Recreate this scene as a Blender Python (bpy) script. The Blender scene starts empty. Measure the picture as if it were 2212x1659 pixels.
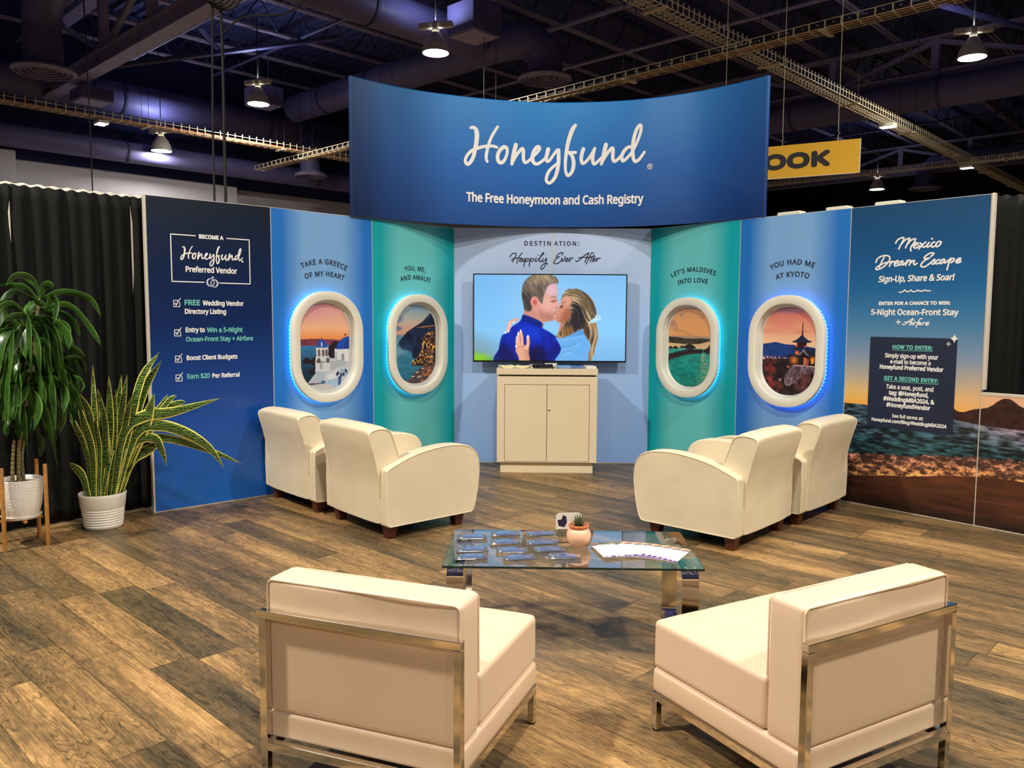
# Trade-show booth: curved graphic wall with airplane windows, white lounge seating, exhibition hall ceiling.
import bpy, bmesh, math, random, os
import numpy as np
from mathutils import Vector, Matrix

scene = bpy.context.scene
C = scene.collection
PI = math.pi
random.seed(7)

# ------------------------------------------------------------------ camera
W_PX, H_PX, F_PX = 2212, 1659, 1741.5
PITCH, ROLL, CAM_H = 0.0855, 0.0052, 1.5504
cam_data = bpy.data.cameras.new('camera')
cam_data.sensor_fit = 'HORIZONTAL'
cam_data.sensor_width = 36.0
cam_data.lens = 36.0 * F_PX / W_PX
cam_data.clip_end = 200
cam = bpy.data.objects.new('camera', cam_data)
C.objects.link(cam)
cam.matrix_world = (Matrix.Translation((0, 0, CAM_H)) @ Matrix.Rotation(PI/2 - PITCH, 4, 'X') @ Matrix.Rotation(ROLL, 4, 'Z'))
scene.camera = cam

# ------------------------------------------------------------------ world, exposure
world = bpy.data.worlds.new('hall_air')
scene.world = world
world.use_nodes = True
world.node_tree.nodes['Background'].inputs[0].default_value = (0.30, 0.33, 0.55, 1)
world.node_tree.nodes['Background'].inputs[1].default_value = 0.02
scene.view_settings.view_transform = 'Standard'
scene.view_settings.look = 'None'
scene.view_settings.gamma = 1.0
scene.view_settings.use_curve_mapping = False
scene.view_settings.exposure = 0.88
LAMP_COL = (1.0, 0.93, 0.79)
LAMP_Z = 6.8
# high-bay lamps (x, y, z of the glowing lens, watts).  The first ones are in the picture, the rest hang behind the camera
LAMPS_SEEN = [(-1.575, 16.77, 6.8, 150), (-6.42, 20.81, 6.8, 130), (9.31, 16.88, 6.8, 150), (14.2, 32.0, 6.5, 130), (-9.7, 22.7, 6.0, 45)]
LAMPS_HALL = [(-5.4, 2.2, 6.8, 430), (5.4, 1.5, 6.8, 320), (0.4, 1.6, 6.8, 165), (-3.5, -5.0, 6.8, 110), (5.5, -7.0, 6.8, 110), (7.0, 6.4, 6.8, 170), (-12.6, 7.4, 6.8, 110)]

# ------------------------------------------------------------------ helpers
def col(r, g, b):
    f = lambda c: (c/12.92 if c <= 0.04045 else ((c+0.055)/1.055)**2.4)
    return (f(r/255), f(g/255), f(b/255), 1.0)

def node(nt, t, ins=None, **kw):
    n = nt.nodes.new(t)
    for k, v in kw.items(): setattr(n, k, v)
    for k, v in (ins or {}).items():
        if isinstance(v, bpy.types.NodeSocket): nt.links.new(v, n.inputs[k])
        else: n.inputs[k].default_value = v
    return n

def math_n(nt, op, a, b=None):
    n = nt.nodes.new('ShaderNodeMath'); n.operation = op
    for i, v in enumerate((a, b)):
        if v is None: continue
        if isinstance(v, bpy.types.NodeSocket): nt.links.new(v, n.inputs[i])
        else: n.inputs[i].default_value = v
    return n.outputs[0]

def ramp(nt, fac, stops, interp='LINEAR'):
    n = nt.nodes.new('ShaderNodeValToRGB'); cr = n.color_ramp; cr.interpolation = interp
    while len(cr.elements) < len(stops): cr.elements.new(0.5)
    for e, (p, c) in zip(cr.elements, stops): e.position = p; e.color = c
    nt.links.new(fac, n.inputs[0])
    return n.outputs[0]

def new_mat(name):
    m = bpy.data.materials.new(name); m.use_nodes = True
    nt = m.node_tree
    return m, nt, nt.nodes['Principled BSDF']

def mat(name, c, rough=0.5, metal=0.0, spec=0.5, bump=None, var=0.0, emit=None, vscale=6.0, coat=0.0):
    """procedural principled material: slight noise variation in colour, optional noise bump (scale, strength)"""
    m, nt, b = new_mat(name)
    b.inputs['Roughness'].default_value = rough
    b.inputs['Metallic'].default_value = metal
    b.inputs['Specular IOR Level'].default_value = spec
    b.inputs['Coat Weight'].default_value = coat
    tc = node(nt, 'ShaderNodeTexCoord')
    if var:
        nz = node(nt, 'ShaderNodeTexNoise', {'Vector': tc.outputs['Object'], 'Scale': vscale, 'Detail': 4.0})
        lo = tuple(x*(1-var) for x in c[:3]) + (1,); hi = tuple(min(1, x*(1+var)) for x in c[:3]) + (1,)
        nt.links.new(ramp(nt, nz.outputs['Fac'], [(0.3, lo), (0.7, hi)]), b.inputs['Base Color'])
    else:
        b.inputs['Base Color'].default_value = c
    if bump:
        nb = node(nt, 'ShaderNodeTexNoise', {'Vector': tc.outputs['Object'], 'Scale': bump[0], 'Detail': 3.0})
        bp = node(nt, 'ShaderNodeBump', {'Height': nb.outputs['Fac'], 'Strength': bump[1], 'Distance': 0.02})
        nt.links.new(bp.outputs['Normal'], b.inputs['Normal'])
    if emit:
        b.inputs['Emission Color'].default_value = emit[0]; b.inputs['Emission Strength'].default_value = emit[1]
    return m

def link(o, parent=None):
    C.objects.link(o)
    if parent is not None: o.parent = parent
    return o

def empty(name, loc=(0, 0, 0), rz=0.0, label=None, cat=None, group=None):
    o = bpy.data.objects.new(name, None); o.empty_display_size = 0.1
    o.location = loc; o.rotation_euler = (0, 0, rz); link(o)
    tag(o, label, cat, group)
    return o

def tag(o, label=None, cat=None, group=None, kind=None):
    if label: o['label'] = label
    if cat: o['category'] = cat
    if group: o['group'] = group
    if kind: o['kind'] = kind
    return o

def copy_tree(o, parent=None):
    c = o.copy(); link(c, parent)
    for ch in [x for x in bpy.data.objects if x.parent == o]: copy_tree(ch, c)
    return c

class MB:
    """collects geometry for ONE mesh object"""
    def __init__(self): self.v = []; self.f = []; self.m = []
    def add(self, vs, fs, mi=0):
        n = len(self.v); self.v += [tuple(p) for p in vs]
        for f in fs: self.f.append(tuple(n+i for i in f)); self.m.append(mi)
        return self
    def box(self, x0, x1, y0, y1, z0, z1, mi=0, xf=None):
        vs = [(x, y, z) for z in (z0, z1) for y in (y0, y1) for x in (x0, x1)]
        if xf: vs = [xf(p) for p in vs]
        return self.add(vs, [(0, 2, 3, 1), (4, 5, 7, 6), (0, 1, 5, 4), (2, 6, 7, 3), (0, 4, 6, 2), (1, 3, 7, 5)], mi)
    def tube(self, pts, r, seg=8, closed=False, caps=True, mi=0, flat=None):
        pts = [Vector(p) for p in pts]; n = len(pts); rr = r if isinstance(r, (list, tuple)) else [r]*n
        up = Vector((0, 0, 1)); rings = []
        prev = None
        for i in range(n):
            if closed: t = pts[(i+1) % n] - pts[i-1]
            else: t = pts[min(i+1, n-1)] - pts[max(i-1, 0)]
            t.normalize()
            if prev is None:
                a = t.cross(up)
                if a.length < 1e-3: a = t.cross(Vector((1, 0, 0)))
            else:
                a = prev - t*prev.dot(t)
            a.normalize(); prev = a; b = t.cross(a)
            rings.append([pts[i] + (a*math.cos(2*PI*(k+.5)/seg) + b*math.sin(2*PI*(k+.5)/seg)*(flat or 1))*rr[i] for k in range(seg)])
        vs = [p for rg in rings for p in rg]; fs = []
        for i in range(n if closed else n-1):
            j = (i+1) % n
            for k in range(seg): fs.append((i*seg+k, i*seg+(k+1) % seg, j*seg+(k+1) % seg, j*seg+k))
        if caps and not closed: fs += [tuple(range(seg))[::-1], tuple((n-1)*seg+k for k in range(seg))]
        return self.add(vs, fs, mi)
    def lathe(self, prof, seg=32, cx=0, cy=0, mi=0, caps=True):
        vs = [(cx+r*math.cos(2*PI*k/seg), cy+r*math.sin(2*PI*k/seg), z) for r, z in prof for k in range(seg)]; fs = []
        for i in range(len(prof)-1):
            for k in range(seg): fs.append((i*seg+k, i*seg+(k+1) % seg, (i+1)*seg+(k+1) % seg, (i+1)*seg+k))
        if caps: fs += [tuple(range(seg))[::-1], tuple((len(prof)-1)*seg+k for k in range(seg))]
        return self.add(vs, fs, mi)
    def prism(self, outline, a0, a1, axis='x', mi=0):
        """extrude a closed 2-D outline; axis x: outline=(y,z); axis y: outline=(x,z); axis z: outline=(x,y)"""
        pt = {'x': lambda a, p: (a, p[0], p[1]), 'y': lambda a, p: (p[0], a, p[1]), 'z': lambda a, p: (p[0], p[1], a)}[axis]
        n = len(outline)
        vs = [pt(a0, p) for p in outline] + [pt(a1, p) for p in outline]
        fs = [tuple(range(n))[::-1], tuple(range(n, 2*n))] + [(i, (i+1) % n, n+(i+1) % n, n+i) for i in range(n)]
        return self.add(vs, fs, mi)
    def rbox(self, cx, cy, cz, sx, sy, sz, r, n=6, fn=None, mi=0):
        """rounded box with a fine grid on each face; fn displaces the points"""
        h = (sx/2, sy/2, sz/2)
        def ticks(hh):
            e = [-hh, -hh+r*.3, -hh+r*.7, -hh+r]; mid = [(-hh+r) + (2*hh-2*r)*i/n for i in range(1, n)]
            return e + mid + [-x for x in e[::-1]]
        T = [ticks(x) for x in h]
        vs = []; fs = []; idx = {}
        def vid(p):
            k = tuple(round(c, 6) for c in p)
            if k not in idx:
                q = Vector(p); inner = Vector([max(-(h[i]-r), min(h[i]-r, p[i])) for i in range(3)])
                d = q-inner
                if d.length > 1e-9: q = inner + d.normalized()*r
                q = fn(q) if fn else q
                idx[k] = len(vs); vs.append((q[0]+cx, q[1]+cy, q[2]+cz))
            return idx[k]
        for ax in range(3):
            a, b = [(1, 2), (2, 0), (0, 1)][ax]
            for sgn in (-1, 1):
                for i in range(len(T[a])-1):
                    for j in range(len(T[b])-1):
                        q = []
                        for (ii, jj) in ((i, j), (i+1, j), (i+1, j+1), (i, j+1)):
                            p = [0, 0, 0]; p[ax] = sgn*h[ax]; p[a] = T[a][ii]; p[b] = T[b][jj]; q.append(vid(p))
                        fs.append(tuple(q) if sgn > 0 else tuple(q[::-1]))
        return self.add(vs, fs, mi)
    def build(self, name, mats, parent=None, smooth=35, loc=None, rz=None, bevel=None, sub=None):
        me = bpy.data.meshes.new(name); me.from_pydata(self.v, [], self.f)
        for m in (mats if isinstance(mats, (list, tuple)) else [mats]): me.materials.append(m)
        if any(self.m): me.polygons.foreach_set('material_index', self.m)
        me.update()
        o = bpy.data.objects.new(name, me); link(o, parent)
        if smooth is not None:
            me.polygons.foreach_set('use_smooth', [True]*len(me.polygons)); me.set_sharp_from_angle(angle=math.radians(smooth))
        if loc is not None: o.location = loc
        if rz is not None: o.rotation_euler = (0, 0, rz)
        if bevel:
            b = o.modifiers.new('bevel', 'BEVEL'); b.width = bevel; b.segments = 3; b.limit_method = 'ANGLE'; b.angle_limit = math.radians(40)
            b.harden_normals = False
        if sub:
            s = o.modifiers.new('subdivision', 'SUBSURF'); s.levels = sub; s.render_levels = sub
        return o

def structure(o): o['kind'] = 'structure'; return o

def catmull(pts, n=6):
    P = [np.array(p, float) for p in pts]
    if len(P) < 3: return [P[0] + (P[-1]-P[0])*i/n for i in range(n+1)]
    Q = [2*P[0]-P[1]] + P + [2*P[-1]-P[-2]]; out = []
    for i in range(1, len(Q)-2):
        p0, p1, p2, p3 = Q[i-1:i+3]
        for k in range(n):
            t = k/n
            out.append(.5*((2*p1)+(-p0+p2)*t+(2*p0-5*p1+4*p2-p3)*t*t+(-p0+3*p1-3*p2+p3)*t**3))
    out.append(P[-1]); return out

# ---- lettering
try:
    FONT = bpy.data.fonts.load(os.path.join(bpy.utils.system_resource('DATAFILES'), 'fonts', 'NotoSansHebrew-Regular.woff2'))
except Exception:
    FONT = None

def text_geo(body, spacing=1.0, shear=0.0):
    cu = bpy.data.curves.new('lettering', 'FONT'); cu.body = body
    if FONT: cu.font = FONT
    cu.space_character = spacing; cu.shear = shear; cu.resolution_u = 3
    o = bpy.data.objects.new('lettering', cu); C.objects.link(o)
    bpy.context.view_layer.update()
    me = bpy.data.meshes.new_from_object(o.evaluated_get(bpy.context.evaluated_depsgraph_get()))
    vs = np.array([v.co[:2] for v in me.vertices]); fs = [tuple(p.vertices) for p in me.polygons]
    bpy.data.objects.remove(o); bpy.data.curves.remove(cu); bpy.data.meshes.remove(me)
    return vs, fs
_h = text_geo('H')[0]; CAP_H = float(_h[:, 1].max()-_h[:, 1].min())

def put_text(mb, body, s0, s1, z, cap, fn, weight=0.02, spacing=1.0, shear=0.0, arc=0.0, mi=0):
    """one line of lettering between s0 and s1 on a wall, baseline z, capital height cap; fn(s,z)->local xyz;
    weight thickens the strokes (fraction of cap height); arc = rise of the middle"""
    vs, fs = text_geo(body, spacing, shear)
    x0, x1 = vs[:, 0].min(), vs[:, 0].max(); w = weight*cap
    strikes = [(0, 0)] + ([(w*math.cos(a), w*math.sin(a)) for a in (i*PI/4 for i in range(8))] if w > 0 else [])
    for lay, (dx, dz) in enumerate(strikes):      # each pass lies a hair in front of the one before
        S = s0+w + (vs[:, 0]-x0)/(x1-x0)*(s1-s0-2*w) + dx; Z = z + w + vs[:, 1]*((cap-2*w)/CAP_H) + dz
        if arc:
            half = (s1-s0)/2; mid = (s0+s1)/2; R = (half*half+arc*arc)/(2*arc)
            a = (S-mid)/R; h = Z-z
            S = mid + (R+h)*np.sin(a); Z = z + arc - R + (R+h)*np.cos(a)
        mb.add([fn(s, zz, lay*6e-5) for s, zz in zip(S, Z)], fs, mi)

_layer = 0
def put_stroke(mb, st, fn, scale=None, n=6, mi=0):
    """brush-script stroke [s,z,width]*k in millimetres as a ribbon with round ends"""
    pts = [(st[i]/1000, st[i+1]/1000, st[i+2]/1000) for i in range(0, len(st), 3)]
    if scale: pts = [scale(p) for p in pts]
    P = catmull(pts, n); k = len(P)
    L = []; Rr = []
    for i in range(k):
        t = P[min(i+1, k-1)][:2]-P[max(i-1, 0)][:2]; t = t/(np.hypot(*t)+1e-9); nrm = np.array([-t[1], t[0]])*P[i][2]/2
        L.append(P[i][:2]+nrm); Rr.append(P[i][:2]-nrm)
    global _layer
    _layer = (_layer+1) % 6; d0 = _layer*1.5e-4; dd = [d0+1.4e-4*i/k for i in range(k)]     # later ink lies over earlier ink
    vs = [fn(*p, d) for p, d in zip(L, dd)]+[fn(*p, d) for p, d in zip(Rr, dd)]
    fs = [(i, i+1, k+i+1, k+i) for i in range(k-1)]
    mb.add(vs, fs, mi)
    for p, q, d in ((P[0], P[1], dd[0]), (P[-1], P[-2], dd[-1])):
        a0 = math.atan2(p[1]-q[1], p[0]-q[0])
        mb.add([fn(p[0]+math.cos(a0+PI*(j/8-.5))*p[2]/2, p[1]+math.sin(a0+PI*(j/8-.5))*p[2]/2, d-2e-5) for j in range(9)], [tuple(range(9))], mi)

# ---- printed / displayed pictures: a fine grid whose colour attribute holds the picture
def vnoise(X, Y, sx, sy, seed, octv=4):
    out = np.zeros_like(X); amp = .5
    for o in range(octv):
        rs = np.random.RandomState(seed+o); g = rs.rand(64, 64)
        x = X*sx*2**o+13.7; y = Y*sy*2**o+7.3
        xi = np.floor(x).astype(int); yi = np.floor(y).astype(int); fx = x-xi; fy = y-yi
        fx = fx*fx*(3-2*fx); fy = fy*fy*(3-2*fy)
        a = g[xi % 64, yi % 64]; b = g[(xi+1) % 64, yi % 64]; c = g[xi % 64, (yi+1) % 64]; d = g[(xi+1) % 64, (yi+1) % 64]
        out += amp*((a*(1-fx)+b*fx)*(1-fy)+(c*(1-fx)+d*fx)*fy); amp *= .5
    return out/(1-.5**octv)

class Paint:
    """small raster painter on arrays X (0..1 left-right) and Y (in picture heights, 0 bottom)"""
    def __init__(self, X, Y): self.X, self.Y = X, Y; self.c = np.zeros(X.shape+(3,))
    def fill(self, mask, rgb, a=1.0):
        m = (mask*a)[..., None]; self.c = self.c*(1-m)+np.array(rgb, float)*m
    def vgrad(self, stops, mask=None, axis=None):
        t = self.Y if axis is None else axis
        k = np.array([s[0] for s in stops]); g = np.stack([np.interp(t, k, [s[1][i] for s in stops]) for i in range(3)], -1)
        if mask is None: self.c = g
        else: self.c = self.c*(1-mask[..., None])+g*mask[..., None]
    def poly(self, pts):
        X, Y = self.X, self.Y; ins = np.zeros(X.shape, bool); n = len(pts)
        for i in range(n):
            x0, y0 = pts[i]; x1, y1 = pts[(i+1) % n]
            if y0 == y1: continue
            cnd = ((y0 > Y) != (y1 > Y)) & (X < (x1-x0)*(Y-y0)/(y1-y0)+x0); ins ^= cnd
        return ins.astype(float)
    def spoly(self, pts, n=5): return self.poly([tuple(p) for p in catmull(list(pts)+[pts[0]], n)])
    def ell(self, cx, cy, rx, ry, soft=0.0):
        d = np.sqrt(((self.X-cx)/rx)**2+((self.Y-cy)/ry)**2)
        return np.clip((1-d)/soft+.5, 0, 1) if soft else (d < 1).astype(float)
    def blur(self, m, k):
        for _ in range(2):
            for ax in (0, 1):
                pad = np.pad(m, [(k, k) if a == ax else (0, 0) for a in (0, 1)], mode='edge'); cs = np.cumsum(pad, axis=ax)
                cs = np.concatenate([np.zeros_like(np.take(cs, [0], axis=ax)), cs], axis=ax); n = m.shape[ax]
                m = (np.take(cs, range(2*k+1, 2*k+1+n), axis=ax)-np.take(cs, range(0, n), axis=ax))/(2*k+1)
        return m
    def shade(self, f, mask=None):
        m = 1.0 if mask is None else mask
        self.c = np.clip(self.c*(1+(f-1)*m)[..., None], 0, 255)

def picture_mat(name, emission=0.0, rough=0.4):
    m, nt, b = new_mat(name)
    at = node(nt, 'ShaderNodeAttribute', attribute_name='picture')
    if emission:
        b.inputs['Base Color'].default_value = (0.01, 0.01, 0.01, 1)
        nt.links.new(at.outputs['Color'], b.inputs['Emission Color']); b.inputs['Emission Strength'].default_value = emission
        b.inputs['Roughness'].default_value = 0.15
    else:
        nt.links.new(at.outputs['Color'], b.inputs['Base Color']); b.inputs['Roughness'].default_value = rough
        b.inputs['Specular IOR Level'].default_value = 0.3
    return m

def picture_obj(name, nx, ny, fn_pos, fn_paint, material, parent, keep=None):
    """grid of nx by ny points; fn_paint(X,Y)->sRGB array; fn_pos(x,y)->local point; keep masks faces"""
    xs = np.linspace(0, 1, nx); ys = np.linspace(0, 1, ny); X, Y = np.meshgrid(xs, ys)
    c = np.clip(fn_paint(X, Y)/255.0, 0, 1); lin = np.where(c <= .04045, c/12.92, ((c+.055)/1.055)**2.4)
    P = fn_pos(X, Y); vs = P.reshape(-1, 3)
    i = np.arange(nx*ny).reshape(ny, nx)
    F = np.stack([i[:-1, :-1], i[:-1, 1:], i[1:, 1:], i[1:, :-1]], -1).reshape(-1, 4)
    if keep is not None:
        k = keep(X, Y).reshape(-1); F = F[(k[F]).all(1)]
        used = np.unique(F); rm = -np.ones(nx*ny, int); rm[used] = np.arange(len(used)); F = rm[F]; vs = vs[used]; lin = lin.reshape(-1, 3)[used]
    me = bpy.data.meshes.new(name); me.from_pydata(vs.tolist(), [], F.tolist()); me.materials.append(material)
    ca = me.color_attributes.new('picture', 'FLOAT_COLOR', 'POINT')
    ca.data.foreach_set('color', np.c_[lin.reshape(-1, 3), np.ones(len(vs))].astype(np.float32).ravel())
    o = bpy.data.objects.new(name, me); link(o, parent); return o

# hall axes: U runs away to the left, V away to the right
TH = 0.7623
UX, UY, VX, VY = -math.cos(TH), math.sin(TH), math.sin(TH), math.cos(TH)
def hall(u, v, z): return (u*UX+v*VX, u*UY+v*VY, z)

# traced brush-script strokes: s, z, width in millimetres on their panel
HONEYFUND=[[1255,3383,27,1285,3389,32,1310,3369,43,1320,3320,48,1314,3246,45,1301,3180,42,1285,3114,39,1260,3061,37,1225,3030,36,1201,3048,32,1204,3087,30,1232,3132,30,1271,3166,32,1322,3190,33,1378,3209,32,1434,3220,31,1489,3223,30,1526,3215,30],[1535,3416,26,1498,3359,28,1466,3301,30,1440,3230,32,1424,3168,33,1417,3124,33,1418,3089,30,1429,3068,26],[1599,3222,40,1563,3193,38,1538,3148,38,1535,3109,39,1547,3075,39,1572,3066,37,1600,3086,33,1623,3131,30,1634,3180,30,1626,3215,35,1599,3222,40],[1722,3249,42,1706,3184,42,1690,3113,38,1683,3060,33],[1683,3060,27,1711,3118,30,1748,3175,32,1784,3212,35,1800,3199,36,1800,3153,36,1802,3109,34,1817,3079,31,1844,3088,29,1876,3118,29,1912,3152,29,1948,3191,30,1967,3223,31,1953,3242,32,1930,3227,35,1907,3192,38,1895,3147,40,1896,3103,38,1919,3072,34,1954,3073,31,1995,3101,30,2026,3129,30],[2053,3217,42,2043,3173,40,2033,3129,36,2042,3097,32,2067,3107,29,2090,3137,29,2116,3174,29,2145,3210,32],[2159,3210,36,2160,3145,39,2158,3074,39,2146,3002,38,2125,2940,36,2091,2896,33,2062,2882,31,2038,2905,31,2039,2941,32,2056,2987,32,2083,3023,30,2112,3049,29,2141,3074,28],[2323,3451,36,2297,3413,43,2274,3354,43,2254,3283,40,2240,3207,37,2231,3131,34,2228,3060,31,2232,3003,30,2253,2958,31,2283,2976,34,2304,3018,38,2312,3073,39,2306,3121,37,2290,3159,33,2261,3183,29],[2247,3186,33,2295,3184,32,2331,3187,30],[2408,3218,39,2393,3167,38,2388,3120,36,2401,3078,33,2432,3091,31,2470,3133,31,2501,3180,33,2523,3223,30],[2519,3213,32,2507,3166,36,2502,3118,36,2515,3071,33,2543,3082,31,2576,3114,29,2600,3139,25],[2634,3256,41,2621,3200,42,2607,3134,38,2591,3066,30],[2594,3073,28,2619,3125,31,2657,3180,33,2693,3219,35,2705,3204,37,2704,3150,36,2706,3112,34,2721,3088,33,2752,3105,31,2783,3135,31],[2897,3218,28,2863,3222,33,2825,3196,35,2798,3151,36,2794,3113,34,2809,3089,33,2841,3111,31,2879,3151,30,2921,3214,29,2958,3296,30,2980,3364,31,2983,3413,32,2968,3428,33,2942,3395,35,2920,3336,37,2907,3267,38,2903,3197,38,2906,3136,37,2916,3095,34,2938,3077,33,2972,3099,31,3000,3134,29,3021,3163,27]]
HAPPILY=[[574,2145,10,591,2171,10,619,2185,10,638,2180,10,636,2157,10,622,2128,10,598,2093,10],[591,2116,10,620,2133,10,658,2134,10,691,2134,10],[702,2188,10,676,2157,10,655,2119,10,646,2077,10],[707,2129,10,686,2124,10,672,2105,10,684,2100,10,703,2119,10,711,2134,10,701,2103,10,715,2104,10,734,2129,10],[734,2134,10,724,2091,10,720,2049,10],[727,2096,10,743,2124,10,762,2131,10,764,2115,10,748,2098,10,734,2101,10],[783,2134,10,777,2092,10,774,2049,10],[779,2096,10,795,2125,10,814,2132,10,820,2118,10,805,2100,10,786,2101,10],[848,2139,10,836,2115,10,839,2099,10,857,2111,10,895,2153,10,923,2182,10,918,2191,10,902,2172,10,883,2134,10,876,2106,10,886,2097,10,905,2113,10],[869,2166,10,872,2163,10],[916,2135,10,907,2106,10,915,2099,10,938,2116,10,952,2137,10,947,2097,10,938,2059,10,915,2026,10,896,2024,10,896,2045,10,919,2073,10,948,2083,10,967,2073,10],[1108,2168,10,1122,2187,10,1108,2193,10,1079,2180,10,1056,2159,10,1056,2145,10,1085,2152,10],[1082,2150,10,1047,2126,10,1028,2097,10,1035,2080,10,1066,2083,10,1102,2107,10,1110,2138,10,1117,2103,10,1137,2126,10,1142,2154,10],[1147,2112,10,1170,2126,10,1175,2138,10,1158,2133,10,1149,2112,10,1161,2100,10,1185,2117,10],[1198,2141,10,1189,2101,10],[1192,2112,10,1208,2136,10,1227,2136,10],[1251,2113,10,1265,2102,10,1289,2117,10,1322,2146,10,1355,2174,10,1390,2191,10,1374,2165,10,1360,2127,10,1348,2094,10],[1282,2139,10,1317,2146,10,1360,2145,10,1398,2146,10],[1435,2190,10,1418,2191,10,1402,2165,10,1388,2127,10,1372,2099,10,1363,2076,10],[1374,2137,10,1412,2146,10],[1442,2175,10,1421,2142,10,1408,2113,10,1403,2095,10],[1407,2151,10,1450,2154,10],[1429,2113,10,1450,2128,10,1452,2139,10,1436,2132,10,1427,2113,10,1436,2102,10,1460,2118,10],[1474,2140,10,1467,2104,10],[1469,2114,10,1488,2137,10,1507,2135,10]]
MEXICO=[[374,2130,12,390,2155,12,420,2168,12,437,2165,12,428,2138,12,412,2109,12,400,2082,12],[412,2109,12,441,2144,12,471,2159,12,483,2157,12,472,2132,12,460,2106,12,453,2088,12],[462,2109,12,489,2141,12,518,2154,12,527,2147,12,513,2119,12,498,2097,12,492,2073,12,498,2063,12],[514,2099,12,540,2108,12,547,2119,12,530,2120,12,516,2106,12,518,2085,12,538,2084,12,561,2100,12],[563,2119,12,577,2105,12,584,2088,12,597,2086,12,613,2096,12],[554,2073,12,577,2099,12,605,2123,12],[630,2118,12,616,2099,12,621,2084,12,639,2095,12],[647,2146,12,651,2144,12],[670,2119,12,655,2114,12,646,2094,12,656,2082,12,678,2091,12],[699,2121,12,684,2108,12,680,2089,12,691,2083,12,710,2097,12,717,2116,12,702,2122,12],[222,1986,12,235,2015,12,270,2034,12,312,2035,12,333,2020,12,328,1990,12,301,1960,12,267,1937,12,235,1928,12,224,1935,12,238,1952,12,276,1971,12,318,1983,12,342,1984,12],[289,2023,12,271,1992,12,259,1962,12,252,1944,12],[352,1989,12,339,1968,12,333,1951,12],[339,1968,12,356,1985,12,373,1984,12],[374,1967,12,394,1976,12,401,1990,12,387,1990,12,372,1970,12,378,1951,12,402,1957,12],[435,1988,12,418,1982,12,405,1965,12,413,1955,12,429,1968,12,439,1984,12,434,1961,12,443,1957,12,456,1973,12],[471,1991,12,461,1953,12],[462,1963,12,482,1988,12,496,1987,12,489,1952,12],[490,1962,12,513,1985,12,526,1985,12,520,1967,12,528,1955,12,547,1964,12],[647,2011,12,668,2030,12,661,2037,12,636,2035,12,604,2013,12,602,1997,12,637,2000,12],[634,1999,12,599,1980,12,577,1954,12,582,1937,12,605,1935,12,633,1952,12,655,1971,12,672,1987,12,679,1985,12,671,1976,12,679,1961,12,664,1952,12,656,1958,12],[712,1985,12,696,1979,12,684,1961,12,694,1953,12,716,1963,12],[744,1987,12,725,1978,12,716,1961,12,726,1954,12,741,1967,12,751,1983,12,748,1961,12,761,1961,12,776,1978,12],[791,1991,12,780,1955,12,770,1907,12],[782,1965,12,800,1986,12,816,1986,12,813,1970,12,795,1958,12],[832,1966,12,856,1974,12,862,1987,12,847,1985,12,832,1969,12,836,1955,12,854,1957,12,866,1964,12]]
WAVE=[[419,1743,9,443,1746,9,463,1761,9],[463,1761,9,475,1749,9,492,1748,9,510,1760,9],[510,1760,9,522,1748,9,544,1748,9,563,1759,9],[563,1759,9,575,1750,9,595,1750,9,616,1758,9],[616,1758,9,631,1751,9,657,1751,9]]
AIRFARE=[[406,1510,8,440,1511,8],[423,1526,8,424,1495,8],[454,1495,8,466,1489,8,484,1497,8,504,1515,8,524,1531,8,538,1539,8,527,1521,8,517,1502,8,511,1484,8],[471,1508,8,494,1512,8,525,1511,8],[532,1510,8,526,1494,8,531,1491,8,541,1500,8],[545,1525,8,547,1524,8],[548,1509,8,542,1489,8],[545,1497,8,553,1508,8,563,1507,8],[605,1537,8,595,1539,8,585,1529,8,576,1508,8,567,1487,8,562,1470,8],[566,1509,8,588,1511,8],[596,1507,8,584,1503,8,578,1493,8,587,1490,8,597,1503,8,594,1491,8,603,1494,8],[614,1508,8,610,1490,8],[612,1498,8,619,1507,8,629,1507,8],[634,1496,8,651,1502,8,656,1511,8,644,1510,8,634,1498,8,637,1488,8,654,1492,8]]
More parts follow.
